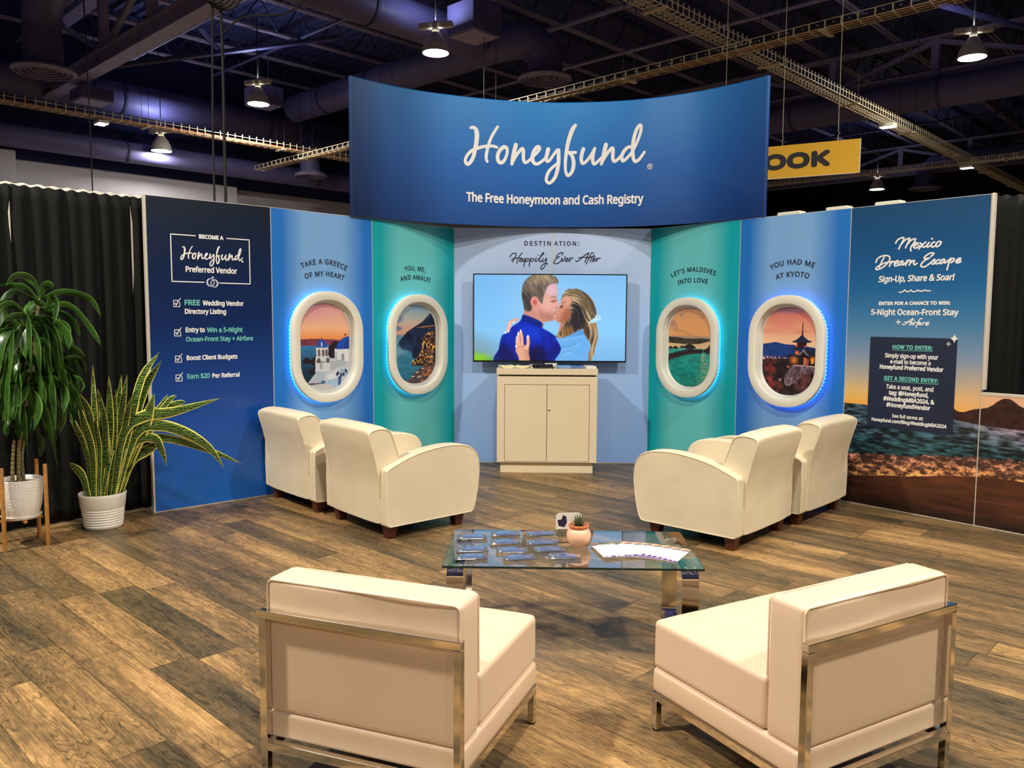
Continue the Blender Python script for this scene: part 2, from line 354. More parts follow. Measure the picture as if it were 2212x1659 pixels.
# plant leaves and canes: width then x, y, z in millimetres
SNAKE=[[60,-3039,5704,247,-3083,5714,366,-3125,5707,433,-3157,5681,486],[56,-3006,5712,253,-3017,5724,552,-3067,5727,753,-3105,5723,930],[56,-3016,5746,246,-3014,5737,590,-3025,5701,861,-3086,5637,1026],[44,-3029,5802,233,-3024,5799,539,-3037,5818,863,-3054,5859,1178],[48,-2971,5721,251,-2945,5741,549,-2959,5773,829,-3004,5819,1002],[49,-2943,5729,242,-2893,5739,631,-2889,5749,872,-2891,5760,1112],[36,-2967,5705,255,-2955,5713,554,-2966,5699,717,-2953,5665,802],[48,-2966,5820,213,-2890,5791,541,-2798,5743,873,-2717,5676,1119],[40,-2949,5803,217,-2874,5797,622,-2852,5808,906,-2834,5836,1107],[76,-2873,5717,236,-2839,5739,469,-2846,5776,666,-2825,5828,937],[84,-2862,5778,239,-2748,5765,546,-2632,5740,778,-2540,5701,983],[64,-2869,5810,240,-2730,5799,581,-2576,5799,811,-2491,5810,969],[48,-2857,5702,248,-2777,5731,633,-2709,5780,926,-2710,5849,1115],[64,-2882,5784,229,-2748,5778,707,-2657,5776,992,-2514,5778,1218],[52,-2847,5715,245,-2758,5729,674,-2654,5741,1075,-2517,5752,1275],[68,-2841,5703,248,-2784,5716,684,-2641,5727,812,-2436,5736,844,-2076,5743,948],[40,-2879,5811,232,-2780,5805,621,-2630,5811,817,-2433,5831,898,-2381,5863,903],[68,-2839,5732,250,-2715,5738,665,-2554,5744,745,-2366,5750,697,-2186,5756,583,-2080,5762,432],[48,-2858,5770,241,-2740,5772,627,-2606,5781,658,-2388,5799,616,-2156,5824,531,-1981,5856,447],[60,-2869,5809,232,-2768,5802,474,-2658,5816,554,-2514,5849,657],[56,-2839,5748,246,-2739,5750,589,-2593,5752,655,-2532,5753,574,-2491,5752,444],[32,-2865,5750,237,-2692,5755,629,-2477,5764,913,-2413,5776,961],[44,-2985,5733,249,-2926,5731,510,-2905,5707,757,-2892,5662,898],[40,-2942,5696,249,-2900,5725,471,-2883,5770,667,-2920,5831,813],[44,-2911,5778,231,-2862,5758,424,-2753,5709,797,-2671,5632,966],[25,-2855,5765,250,-2776,5746,403,-2704,5693,486],[40,-3036,5738,247,-3067,5743,548,-3148,5745,758,-3220,5743,919],[32,-2985,5717,244,-2982,5745,385,-2993,5799,498,-3036,5879,542],[44,-2930,5718,244,-2907,5729,552,-2918,5732,713,-2902,5727,891],[48,-2895,5729,234,-2874,5742,549,-2867,5760,750,-2854,5784,1006]]
DRACA=[[45,-3076,5279,1650,-3110,5258,1765,-3200,5236,1786,-3260,5215,1716],[47,-3094,5309,1645,-3152,5346,1733,-3242,5382,1787,-3306,5418,1800],[61,-3069,5276,1644,-3039,5250,1707,-2983,5223,1727,-2928,5197,1706],[49,-3080,5295,1639,-2943,5303,1686,-2774,5312,1641,-2701,5320,1513],[42,-3102,5322,1616,-3222,5381,1711,-3364,5441,1730,-3486,5500,1728],[49,-3066,5259,1615,-3161,5200,1676,-3193,5141,1663,-3221,5083,1617],[73,-3062,5256,1586,-3067,5191,1614,-3064,5127,1579,-3039,5062,1532],[54,-3068,5269,1575,-2870,5229,1598,-2717,5189,1456,-2616,5149,1321],[47,-3087,5311,1557,-2986,5350,1546,-2927,5389,1487,-2905,5428,1379],[103,-3094,5299,1505,-3052,5316,1487,-3021,5333,1346,-3059,5350,1233],[49,-3077,5270,1499,-3186,5211,1528,-3266,5153,1488],[70,-3063,5277,1523,-2958,5252,1477,-2884,5227,1397,-2862,5202,1300],[85,-3106,5265,1447,-3159,5217,1436,-3216,5170,1328,-3237,5122,1210],[99,-3111,5287,1371,-3068,5281,1336,-3034,5275,1219,-3066,5269,1085],[80,-3164,5254,1325,-3193,5187,1304,-3182,5120,1194,-3115,5052,1080],[61,-3017,5305,1347,-2936,5349,1322,-2844,5393,1237],[54,-2990,5321,1347,-2958,5408,1284,-2987,5496,1158],[52,-2973,5325,1252,-2922,5426,1235,-2931,5526,1119],[87,-3048,5308,1206,-3029,5343,1144,-3069,5378,1081,-3129,5412,981],[66,-2953,5326,1181,-2963,5428,1126,-3053,5529,1019],[99,-3175,5252,1044,-3088,5181,1017,-3033,5110,921,-3019,5039,799],[73,-3223,5274,1042,-3271,5242,986,-3262,5211,908,-3200,5180,836],[92,-3141,5326,942,-3142,5395,886,-3168,5464,780,-3222,5532,664],[70,-3314,5311,1109,-3380,5372,1020,-3467,5433,892],[73,-3232,5283,858,-3272,5270,829,-3249,5257,784,-3230,5243,709],[54,-3104,5325,955,-3103,5423,895,-3189,5521,765],[56,-3029,5299,981,-2989,5326,883,-3047,5353,723],[49,-3137,5315,746,-3173,5385,669,-3234,5455,558],[61,-3290,5274,888,-3311,5228,823,-3275,5183,736],[49,-2875,5266,1139,-2782,5198,1098,-2753,5130,1041],[70,-3142,5286,1183,-3066,5273,1137,-3048,5261,997],[70,-3086,5262,1453,-3095,5208,1454,-3114,5155,1352,-3075,5101,1241],[61,-3045,5281,1453,-2987,5263,1488,-2897,5246,1454,-2869,5228,1351],[70,-3272,5326,1180,-3398,5394,1174,-3519,5462,1072,-3594,5530,917],[78,-3283,5277,1300,-3350,5252,1289,-3397,5227,1185,-3400,5202,1048],[70,-3191,5252,1453,-3264,5179,1408,-3291,5107,1319,-3273,5035,1199],[70,-3149,5254,1138,-3134,5187,1097,-3132,5120,1011,-3128,5053,939],[75,-3074,5264,1114,-2942,5216,1096,-2884,5167,1008,-2874,5118,886],[68,-2994,5312,1135,-2996,5354,1084,-2971,5396,960,-3024,5438,821],[66,-3161,5279,947,-3174,5259,914,-3178,5239,810,-3145,5219,755],[70,-3342,5274,1018,-3373,5243,950,-3370,5212,848,-3331,5181,759],[66,-3040,5259,1546,-2955,5199,1649,-2901,5140,1603,-2885,5080,1457],[59,-3083,5328,1346,-3036,5399,1296,-3030,5470,1220,-3087,5541,1092],[66,-3160,5284,1277,-3214,5273,1230,-3224,5262,1114,-3200,5250,997]]
CANES=[[-3299,5250,440,-3288,5250,571,-3274,5250,714],[-3274,5280,433,-3269,5280,566,-3258,5280,685,-3220,5280,828,-3193,5280,1018,-3174,5280,1183],[-3260,5310,427,-3264,5310,596,-3224,5310,788,-3164,5310,1134,-3139,5310,1429,-3094,5310,1645],[-3241,5340,772,-3186,5340,917,-3132,5340,1072,-3065,5340,1227,-3037,5340,1346]]

# ------------------------------------------------------------------ materials
M = {}
M['steel_dark'] = mat('painted_steel_dark', col(60, 60, 104), .6, var=.15)
M['deck'] = mat('painted_roof_deck', col(58, 62, 112), .7, var=.15)
M['steel_light'] = mat('painted_steel_lilac', col(146, 140, 184), .55, var=.12)
M['duct'] = mat('duct_paint', col(94, 92, 144), .55, var=.12, vscale=2)
M['galv'] = mat('galvanised_wire', col(206, 192, 162), .5, var=.08)
M['cable_orange'] = mat('orange_cable', col(176, 98, 54), .5, var=.2)
M['cable_black'] = mat('black_cable', col(28, 26, 24), .6, var=.2)
M['wall_white'] = mat('hall_wall_paint', col(178, 176, 188), .8, var=.04, vscale=1)
M['wall_navy'] = mat('hall_wall_navy', col(34, 44, 100), .8, var=.1, vscale=1)
M['wall_dark'] = mat('hall_wall_dark', col(26, 24, 32), .85, var=.1, vscale=1)
M['lamp_white'] = mat('lamp_enamel', col(205, 200, 190), .4, var=.05)
M['lamp_glow'] = mat('lamp_lens', col(255, 250, 235), .4, emit=((1.0, .97, .88, 1), 14.0))
M['alu'] = mat('aluminium_profile', col(222, 214, 200), .35, metal=.25, var=.03)
M['print_white'] = mat('white_print', col(240, 238, 234), .5)
M['print_teal'] = mat('teal_print', col(112, 196, 184), .5)
M['print_navy'] = mat('navy_print', col(24, 28, 54), .5)
M['print_grey'] = mat('silver_print', col(196, 198, 216), .5)
M['box_navy'] = mat('navy_box_print', col(20, 31, 60), .45, var=.05)
M['frame_white'] = mat('white_moulded_plastic', col(232, 226, 208), .4, var=.02)
M['bezel_white'] = mat('pale_moulded_plastic', col(214, 213, 204), .35, var=.02)
M['cream_leather'] = mat('cream_leather', col(230, 215, 184), .42, bump=(9, .16), var=.055, vscale=3.5)
M['pink_leather'] = mat('ivory_leather', col(228, 200, 170), .4, bump=(5, .05), var=.02, vscale=3)
M['mahogany'] = mat('dark_red_wood', col(84, 38, 22), .35, var=.3, vscale=20)
M['black_cloth'] = mat('black_dust_cloth', col(10, 10, 11), .9, var=.2)
M['chrome'] = mat('polished_chrome', col(226, 220, 208), .09, metal=1.0)
M['laminate'] = mat('cream_laminate', col(226, 208, 174), .4, var=.015)
M['shadow_gap'] = mat('dark_gap', col(70, 60, 48), .8)
M['black_plastic'] = mat('black_plastic', col(12, 12, 14), .3)
M['pot_white'] = mat('glazed_white_ceramic', col(238, 232, 220), .3, var=.02)
M['soil'] = mat('potting_soil', col(30, 22, 16), .95, bump=(60, .8), var=.5, vscale=60)
M['bamboo'] = mat('warm_wood_legs', col(164, 112, 52), .45, var=.2, vscale=30)
M['terracotta'] = mat('peach_glazed_clay', col(240, 186, 152), .4, var=.04)
M['terracotta_rim'] = mat('orange_clay_rim', col(206, 110, 62), .5, var=.1)
M['yellow'] = mat('yellow_sign_print', col(246, 186, 26), .5, var=.02)
M['black_print'] = mat('black_print', col(16, 14, 16), .5)
M['paper_white'] = mat('white_card', col(226, 220, 210), .6, var=.01)
M['paper_cream'] = mat('cream_paper', col(238, 224, 176), .6, var=.03)
M['blue_strap'] = mat('blue_webbing', col(84, 116, 176), .5, var=.3, vscale=60)
M['blue_strap_light'] = mat('pale_blue_webbing', col(120, 160, 210), .5, var=.3, vscale=60)
M['silver'] = mat('silver_buckle', col(220, 214, 205), .2, metal=.9)
M['red_plastic'] = mat('red_plastic', col(170, 30, 40), .5)

def gradient_mat(name, stops, axis='Z', lo=0.0, hi=1.0, rough=.42, spec=.35, weave=True):
    """printed colour gradient along an object axis"""
    m, nt, b = new_mat(name)
    tc = node(nt, 'ShaderNodeTexCoord'); sp = node(nt, 'ShaderNodeSeparateXYZ', {0: tc.outputs['Object']})
    f = node(nt, 'ShaderNodeMapRange', {'Value': sp.outputs[axis], 'From Min': lo, 'From Max': hi})
    nt.links.new(ramp(nt, f.outputs[0], stops), b.inputs['Base Color'])
    b.inputs['Roughness'].default_value = rough; b.inputs['Specular IOR Level'].default_value = spec
    if weave:
        nz = node(nt, 'ShaderNodeTexNoise', {'Vector': tc.outputs['Object'], 'Scale': 2.2, 'Detail': 2.0})
        bp = node(nt, 'ShaderNodeBump', {'Height': nz.outputs['Fac'], 'Strength': .12, 'Distance': .02})
        nt.links.new(bp.outputs['Normal'], b.inputs['Normal'])
    return m

def glass_mat(name, tint, refl=1.0, rough=0.0):
    """thin clear sheet: fresnel mix of see-through and mirror"""
    m, nt, b = new_mat(name)
    nt.nodes.remove(b)
    out = nt.nodes['Material Output']
    tr = node(nt, 'ShaderNodeBsdfTransparent', {'Color': tint}); gl = node(nt, 'ShaderNodeBsdfGlossy', {'Roughness': rough, 'Color': (1, 1, 1, 1)})
    fr = node(nt, 'ShaderNodeFresnel', {'IOR': 1.52}); f = math_n(nt, 'MULTIPLY', fr.outputs[0], refl)
    mx = node(nt, 'ShaderNodeMixShader', {0: f, 1: tr.outputs[0], 2: gl.outputs[0]})
    nt.links.new(mx.outputs[0], out.inputs['Surface'])
    return m
M['glass'] = glass_mat('table_glass', (.90, .96, .93, 1), 1.6)
M['glass_edge'] = mat('green_glass_edge', col(12, 46, 42), .1, spec=.8)
M['clear_plastic'] = glass_mat('clear_plastic_film', (.96, .97, .98, 1), 3.0, .10)
_m, _nt, _b = new_mat('wrapped_film'); _nt.nodes.remove(_b)      # clear bag: mostly see-through, a little milky, glossy
_tr = node(_nt, 'ShaderNodeBsdfTransparent', {'Color': (.96, .97, .98, 1)}); _df = node(_nt, 'ShaderNodeBsdfDiffuse', {'Color': (.9, .9, .92, 1)}); _gl = node(_nt, 'ShaderNodeBsdfGlossy', {'Roughness': .12})
_a = node(_nt, 'ShaderNodeMixShader', {0: .06, 1: _tr.outputs[0], 2: _df.outputs[0]}); _fr = node(_nt, 'ShaderNodeFresnel', {'IOR': 1.5})
_c = node(_nt, 'ShaderNodeMixShader', {0: math_n(_nt, 'MULTIPLY', _fr.outputs[0], 2.2), 1: _a.outputs[0], 2: _gl.outputs[0]}); _nt.links.new(_c.outputs[0], _nt.nodes['Material Output'].inputs['Surface'])
M['clear_plastic'] = _m
M['acrylic'] = glass_mat('clear_acrylic', (.93, .97, .95, 1), 2.6, .05)

def floor_mat():
    m, nt, b = new_mat('vinyl_wood_planks')
    PW, PL = 0.196, 1.22
    tc = node(nt, 'ShaderNodeTexCoord'); s = node(nt, 'ShaderNodeSeparateXYZ', {0: tc.outputs['Object']})
    x, y = s.outputs[0], s.outputs[1]
    yr = math_n(nt, 'DIVIDE', y, PW); row = math_n(nt, 'FLOOR', yr); fy = math_n(nt, 'FRACT', yr)
    wr = node(nt, 'ShaderNodeTexWhiteNoise', {'W': row}, noise_dimensions='1D')
    xr = math_n(nt, 'ADD', math_n(nt, 'DIVIDE', x, PL), math_n(nt, 'MULTIPLY', wr.outputs['Value'], 9.0))
    idx = math_n(nt, 'FLOOR', xr); fx = math_n(nt, 'FRACT', xr)
    cell = node(nt, 'ShaderNodeCombineXYZ', {0: idx, 1: row})
    wn = node(nt, 'ShaderNodeTexWhiteNoise', {'Vector': cell.outputs[0]}, noise_dimensions='2D')
    off = node(nt, 'ShaderNodeVectorMath', {0: wn.outputs['Color'], 1: (37.0, 11.0, 5.0)}, operation='MULTIPLY')
    base = node(nt, 'ShaderNodeVectorMath', {0: tc.outputs['Object'], 1: off.outputs[0]}, operation='ADD')
    def stretched(sx, sy):
        return node(nt, 'ShaderNodeVectorMath', {0: base.outputs[0], 1: (sx, sy, 1.0)}, operation='MULTIPLY').outputs[0]
    big = node(nt, 'ShaderNodeTexNoise', {'Vector': stretched(.9, 7.5), 'Scale': 1.0, 'Detail': 3.0, 'Roughness': .5})
    # cathedral grain: contour lines of a stretched noise
    c1 = node(nt, 'ShaderNodeTexNoise', {'Vector': stretched(1.3, 9.0), 'Scale': 1.0, 'Detail': 2.5, 'Roughness': .5})
    rings = math_n(nt, 'ABSOLUTE', math_n(nt, 'SINE', math_n(nt, 'MULTIPLY', c1.outputs['Fac'], 75.0)))
    fine = node(nt, 'ShaderNodeTexNoise', {'Vector': stretched(5.0, 120.0), 'Scale': 1.0, 'Detail': 4.0, 'Roughness': .7})
    spk = node(nt, 'ShaderNodeTexNoise', {'Vector': stretched(14.0, 40.0), 'Scale': 1.0, 'Detail': 5.0, 'Roughness': .75})
    t = math_n(nt, 'ADD', math_n(nt, 'MULTIPLY', wn.outputs['Value'], .36), math_n(nt, 'MULTIPLY', big.outputs['Fac'], 1.05))
    t = math_n(nt, 'SUBTRACT', t, .21)
    t = math_n(nt, 'ADD', t, math_n(nt, 'MULTIPLY', math_n(nt, 'SUBTRACT', fine.outputs['Fac'], .5), .85))
    t = math_n(nt, 'ADD', t, math_n(nt, 'MULTIPLY', math_n(nt, 'SUBTRACT', spk.outputs['Fac'], .5), .85))
    c = ramp(nt, t, [(0.0, col(48, 40, 29)), (0.25, col(82, 71, 50)), (0.5, col(116, 92, 61)), (0.72, col(156, 122, 78)), (1.0, col(196, 156, 102))])
    dark = node(nt, 'ShaderNodeMapRange', {'Value': rings, 'From Min': 0.0, 'From Max': .5, 'To Min': .40, 'To Max': 1.0})
    # grain lines only in patches
    pm = node(nt, 'ShaderNodeTexNoise', {'Vector': stretched(1.6, 6.0), 'Scale': 1.2, 'Detail': 1.0})
    pmk = node(nt, 'ShaderNodeMapRange', {'Value': pm.outputs['Fac'], 'From Min': .38, 'From Max': .54})
    g = math_n(nt, 'SUBTRACT', 1.0, math_n(nt, 'MULTIPLY', math_n(nt, 'SUBTRACT', 1.0, dark.outputs[0]), pmk.outputs[0]))
    ey = math_n(nt, 'MINIMUM', fy, math_n(nt, 'SUBTRACT', 1.0, fy)); ex = math_n(nt, 'MINIMUM', fx, math_n(nt, 'SUBTRACT', 1.0, fx))
    sy = node(nt, 'ShaderNodeMapRange', {'Value': ey, 'From Min': .006, 'From Max': .02, 'To Min': .55, 'To Max': 1.0})
    sx = node(nt, 'ShaderNodeMapRange', {'Value': ex, 'From Min': .001, 'From Max': .004, 'To Min': .55, 'To Max': 1.0})
    g = math_n(nt, 'MULTIPLY', g, math_n(nt, 'MULTIPLY', sy.outputs[0], sx.outputs[0]))
    gc = node(nt, 'ShaderNodeCombineXYZ', {0: g, 1: g, 2: g})
    mul = node(nt, 'ShaderNodeMix', data_type='RGBA', blend_type='MULTIPLY'); mul.inputs[0].default_value = 1.0
    nt.links.new(c, mul.inputs[6]); nt.links.new(gc.outputs[0], mul.inputs[7])
    nt.links.new(mul.outputs[2], b.inputs['Base Color'])
    b.inputs['Roughness'].default_value = .42; b.inputs['Specular IOR Level'].default_value = .4
    bp = node(nt, 'ShaderNodeBump', {'Height': fine.outputs['Fac'], 'Strength': .12, 'Distance': .004}); nt.links.new(bp.outputs['Normal'], b.inputs['Normal'])
    return m
M['floor'] = floor_mat()

# ------------------------------------------------------------------ hall structure
U0, U1, V0, V1, ZC = -14.0, 24.0, -16.0, 46.0, 9.5
A_U = math.atan2(UY, UX)           # local X along U, local Y along -V
structure(MB().box(U0, U1+1, -V1-1, -V0, -.05, 0).build('floor', M['floor'], rz=A_U, smooth=None))
# corrugated roof deck
mb = MB(); pr = []
v = V0
while v < V1:
    pr += [(v, ZC), (v+.11, ZC), (v+.15, ZC+.09), (v+.26, ZC+.09)]; v += .30
vs = [hall(U0, a, z) for a, z in pr] + [hall(U1+1, a, z) for a, z in pr]; n = len(pr)
mb.add(vs, [(i, i+1, n+i+1, n+i) for i in range(n-1)])
mb.add([hall(U0, V0, ZC+.2), hall(U1+1, V0, ZC+.2), hall(U1+1, V1, ZC+.2), hall(U0, V1, ZC+.2)], [(0, 1, 2, 3)])
structure(mb.build('ceiling', M['deck'], smooth=None))

def hbox(mb, u0, u1, v0, v1, z0, z1, mi=0):
    return mb.add([hall(u, v, z) for z in (z0, z1) for v in (v0, v1) for u in (u0, u1)], [(0, 2, 3, 1), (4, 5, 7, 6), (0, 1, 5, 4), (2, 6, 7, 3), (0, 4, 6, 2), (1, 3, 7, 5)], mi)
structure(hbox(hbox(MB(), U1, U1+.3, V0, 12.6, 0, 5.5), U1+.5, U1+.8, 12.6, V1, 0, 5.5).build('wall_left', M['wall_white'], smooth=None))
structure(hbox(hbox(MB(), U1+.02, U1+.3, V0, 12.6, 5.5, ZC+.1), U1+.52, U1+.8, 12.6, V1, 5.5, ZC+.1).build('wall_left_upper', M['wall_navy'], smooth=None))
structure(hbox(MB(), U1-.55, U1, 5.2, 6.35, 0, 5.62).build('trim_1', M['wall_white'], smooth=None))
structure(hbox(MB(), U0, U1+.8, V1, V1+.3, 0, ZC+.1).build('wall_far', M['wall_dark'], smooth=None))
structure(hbox(MB(), U0-.3, U0, V0, V1, 0, ZC+.1).build('wall_right', M['wall_dark'], smooth=None))
structure(hbox(MB(), U0, U1+.8, V0-.3, V0, 0, ZC+.1).build('wall_back', M['wall_dark'], smooth=None))

# open-web joists along V, under the deck
M['joist_edge'] = mat('painted_joist_edge', col(150, 140, 170), .5, var=.1)  # bottom chords in a lighter colour, the light on them painted in
def joist(u, zt, zb, v0, v1, pitch, name, m, r=.022):
    mb = MB()
    for du in (-.05, .05):
        hbox(mb, u+du-.022, u+du+.022, v0, v1, zt-.05, zt); hbox(mb, u+du-.022, u+du+.022, v0, v1, zb, zb+.05, 1)
    k = 0; v = v0
    while v+pitch <= v1:
        a, b_ = (zb+.02, zt-.02) if k % 2 == 0 else (zt-.02, zb+.02)
        mb.tube([hall(u, v, a), hall(u, v+pitch, b_)], r, seg=4, caps=False); v += pitch; k += 1
    return structure(mb.build(name, [m, M['joist_edge']], smooth=None))
for i in range(16):
    joist(-5.6+1.9*i, ZC-.02, ZC-.85, V0 if False else -3.0, 44.0, .55, 'ceiling_joist', M['steel_dark'])
# deep trusses along U: bottom flange, posts and diagonals
def truss(v, u0, u1, zb, zt, fl, name):
    mb = MB()
    hbox(mb, u0, u1, v-fl/2, v+fl/2, zb, zb+.05); hbox(mb, u0, u1, v-.03, v+.03, zb+.05, zb+.32); hbox(mb, u0, u1, v-fl/2, v+fl/2, zb+.32, zb+.36)
    hbox(mb, u0, u1, v-fl/2, v+fl/2, zt-.06, zt)
    u = u0+.6; k = 0
    while u < u1-2.0:
        hbox(mb, u-.09, u+.09, v-.09, v+.09, zb+.3, zt)
        a, b_ = (zb+.35, zt-.1) if k % 2 == 0 else (zt-.1, zb+.35)
        mb.tube([hall(u, v, a), hall(u+2.6, v, b_)], .075, seg=4); u += 2.6; k += 1
    return structure(mb.build(name, M['steel_light'], smooth=None))
truss(7.1, -2, 23.9, 7.0, ZC-.9, .34, 'ceiling_truss')
truss(22.6, -12, 23.9, 7.35, ZC-.9, .30, 'ceiling_truss')
truss(36.0, -12, 23.9, 7.4, ZC-.9, .30, 'ceiling_truss')
# cross bracing rods between trusses
for i, (a, b_) in enumerate([((20.6, 7.1, 7.2), (18.2, 12.5, 8.7)), ((17.0, 7.1, 8.5), (21.5, 11.0, 8.6)), ((3.0, 13.0, 8.4), (1.5, 22.0, 8.5)), ((8.0, 15.0, 8.6), (4.0, 22.0, 7.8)), ((3.6, 16.5, 8.7), (2.6, 22.2, 7.6))]):
    structure(MB().tube([hall(*a), hall(*b_)], .07, seg=6).build('ceiling_brace', M['steel_dark']))
# conduits along U
for i, v in enumerate((4.2, 6.6, 9.0, 11.6, 15.2, 17.5, 20.0, 25.0, 28.5, 32.0)):
    z = ZC-.95-.12*(i % 3)
    t = MB().tube([hall(-8, v, z), hall(23.8, v, z)], .045 if i % 2 else .06, seg=8).build('ceiling_pipe', M['steel_light'] if i % 3 else M['steel_dark'])
    structure(t)

# ------------------------------------------------------------------ ducts, diffusers, boxes
def diffuser_mb(x, y, z, r):
    mb = MB(); prof = []
    for k in range(5):
        a = r*(1-.19*k); prof.append([(a, z+.02*k), (a*.9, z+.02*k-.045), (a*.9-.01, z+.02*k-.03), (a-.015, z+.03+.02*k)])
    for p in prof: mb.lathe(p+[p[0]], 36, x, y, caps=False)
    mb.lathe([(r*1.0, z+.03), (r*.55, z+.14)], 36, x, y, caps=False)
    return mb
def duct(pts, r, label, diff=None, bands=()):
    o = empty('air_duct', pts[0], 0, label, 'air duct', 'round ceiling ducts')
    L = [tuple(np.array(p)-np.array(pts[0])) for p in pts]
    MB().tube(catmull(L, 5) if len(L) > 2 else L, r, seg=24).build('pipe', M['duct'], o)
    a, b_ = np.array(L[0]), np.array(L[1])
    for t in bands:
        c = a+(b_-a)*t; d = (b_-a)/np.linalg.norm(b_-a)
        MB().tube([c-d*.03, c+d*.03], r+.025, seg=24).build('collar', M['steel_dark'], o)
    if diff is not None:
        x, y, z = np.array(diff[:3])-np.array(pts[0])
        diffuser_mb(x, y, z, diff[3]).build('diffuser', M['steel_light'], o)
    return o
duct([hall(13.9, -2, 7.82), hall(13.9, 13.3, 7.82)], .40, 'round duct running away overhead, left of the square unit and above the bright central lamp', bands=(.35, .62, .8))
p = hall(12.75, 14.4, 0)
duct([hall(22.4, 13.75, 7.82), hall(16.6, 13.75, 7.82), hall(13.4, 13.8, 7.82), hall(12.9, 14.2, 7.74), (p[0], p[1], 7.5), (p[0], p[1], 7.12)], .40, 'round duct crossing above the header and turning down into a round diffuser', (p[0], p[1], 7.0, .62), bands=(.3, .7))
p = hall(19.2, 5.8, 0)
duct([hall(14.75, 5.5, 8.1), hall(17.6, 5.65, 8.1), hall(18.8, 5.75, 7.95), (p[0], p[1], 7.6), (p[0], p[1], 6.72)], .38, 'round duct in the top left corner dropping to a round diffuser', (p[0], p[1], 6.6, .62), bands=(.8,))
duct([hall(23.4, -4, 7.4), hall(23.4, 17.6, 7.4)], .42, 'long dark round duct at the left behind the wide steel beam', bands=(.4, .6, .8))
p = hall(22.0, 14.0, 0)
duct([hall(22.6, 17.2, 7.0), hall(22.4, 15.0, 6.9), (p[0], p[1], 6.6), (p[0], p[1], 5.9)], .3, 'short drop duct with a small round diffuser left of the header', (p[0], p[1], 5.8, .5))
duct([hall(-12, 21.7, 7.0), hall(12.5, 21.7, 7.0)], .38, 'lilac round duct at the right above the yellow sign', bands=(.45, .6, .75, .9))
duct([hall(23.3, 0, 5.95), hall(23.3, 30, 5.95)], .28, 'pale duct low along the white hall wall at the left', bands=(.3, .5, .7))
p = hall(10.6, 34.6, 0)
duct([hall(3, 35.0, 7.6), hall(9.4, 34.8, 7.6), hall(10.4, 34.65, 7.4), (p[0], p[1], 7.0), (p[0], p[1], 6.7)], .35, 'distant duct and diffuser beyond the yellow sign at right', (p[0], p[1], 6.6, .6))

def unit(u, v, z, s, h, label):
    x, y, _ = hall(u, v, 0)
    o = empty('ceiling_speaker_box', (x, y, z), A_U, label, 'ceiling speaker', 'square boxes hung from the ceiling')
    MB().box(-s/2, s/2, -s/2, s/2, 0, h).build('cabinet', M['duct'], o, smooth=None, bevel=.02)
    MB().box(-s/2+.04, s/2-.04, -s/2+.04, s/2-.04, -.015, 0).build('grille', M['steel_light'], o, smooth=None)
    for a in (-.3, .3): MB().tube([(a*s, 0, h), (a*s, 0, ZC-z-.1)], .012, seg=6).build('hanger_rod', M['steel_dark'], o)
unit(12.55, 11.95, 7.3, .8, .62, 'square box hung from the ceiling above the header, between two ducts')
unit(20.9, 11.85, 7.3, .78, .5, 'square box hung from the ceiling left of the header')
unit(21.1, 7.4, 6.6, .75, .28, 'flat pale box hung under the end of the wide beam at left')

# ------------------------------------------------------------------ lamps
def high_bay(x, y, z, watts, label, group='high-bay hall lamps', small=1.0, up=12.0):
    o = empty('high_bay_lamp', (x, y, z), A_U+.5, label, 'lamp', group)
    r = .27*small
    mb = MB(); mb.lathe([(r, 0), (r*.985, .05), (r*.9, .16), (r*.66, .29), (r*.4, .36), (r*.36, .40), (r*.35, .40), (r*.62, .285), (r*.87, .15), (r*.96, .05), (r*.97, 0), (r, 0)], 36, caps=False)
    mb.build('reflector', M['lamp_white'], o)
    MB().lathe([(0.001, .03), (r*.5, .022), (r*.955, .03)], 36, caps=False).build('lens', M['lamp_glow'], o)
    MB().lathe([(.075*small, .39), (.075*small, .56), (.05*small, .62)], 16).build('neck', M['lamp_white'], o)
    MB().box(-.36*small, .36*small, -.055, .055, .48, .60).build('ballast', M['lamp_white'], o, smooth=None, bevel=.02)
    MB().tube([(0, 0, .6), (0, 0, ZC-z-.6)], .013, seg=6).build('hanger', M['cable_black'], o)
    L = bpy.data.lights.new('lamp_light', 'AREA'); L.shape = 'DISK'; L.size = r*1.8; L.energy = watts; L.color = LAMP_COL
    lo = bpy.data.objects.new('lamp_light', L); link(lo, o); lo.location = (0, 0, .015)
    # added bluish fill light aimed up, brightens the dark roof deck
    U = bpy.data.lights.new('lamp_uplight', 'AREA'); U.shape = 'DISK'; U.size = .3; U.energy = up; U.color = (.72, .78, 1.0)
    uo = bpy.data.objects.new('lamp_uplight', U); link(uo, o); uo.location = (0, 0, .64); uo.rotation_euler = (PI, 0, 0)
    return o
LBL = ['glowing high-bay lamp hanging just left above the header, largest of the lamps in the middle', 'glowing high-bay lamp left of the header, high above the pale wall', 'glowing high-bay lamp with crossbar near the top right corner', 'small distant high-bay lamp under the cable tray at the right', 'glowing high-bay lamp low at the left, hanging before the navy wall']
for (x, y, z, w), l in zip(LAMPS_SEEN, LBL): high_bay(x, y, z, w, l)
for (x, y, z, w) in LAMPS_HALL: high_bay(x, y, z, w, 'high-bay lamp hanging over the booth, outside the picture', 'high-bay lamps over the booth', up=120.0)

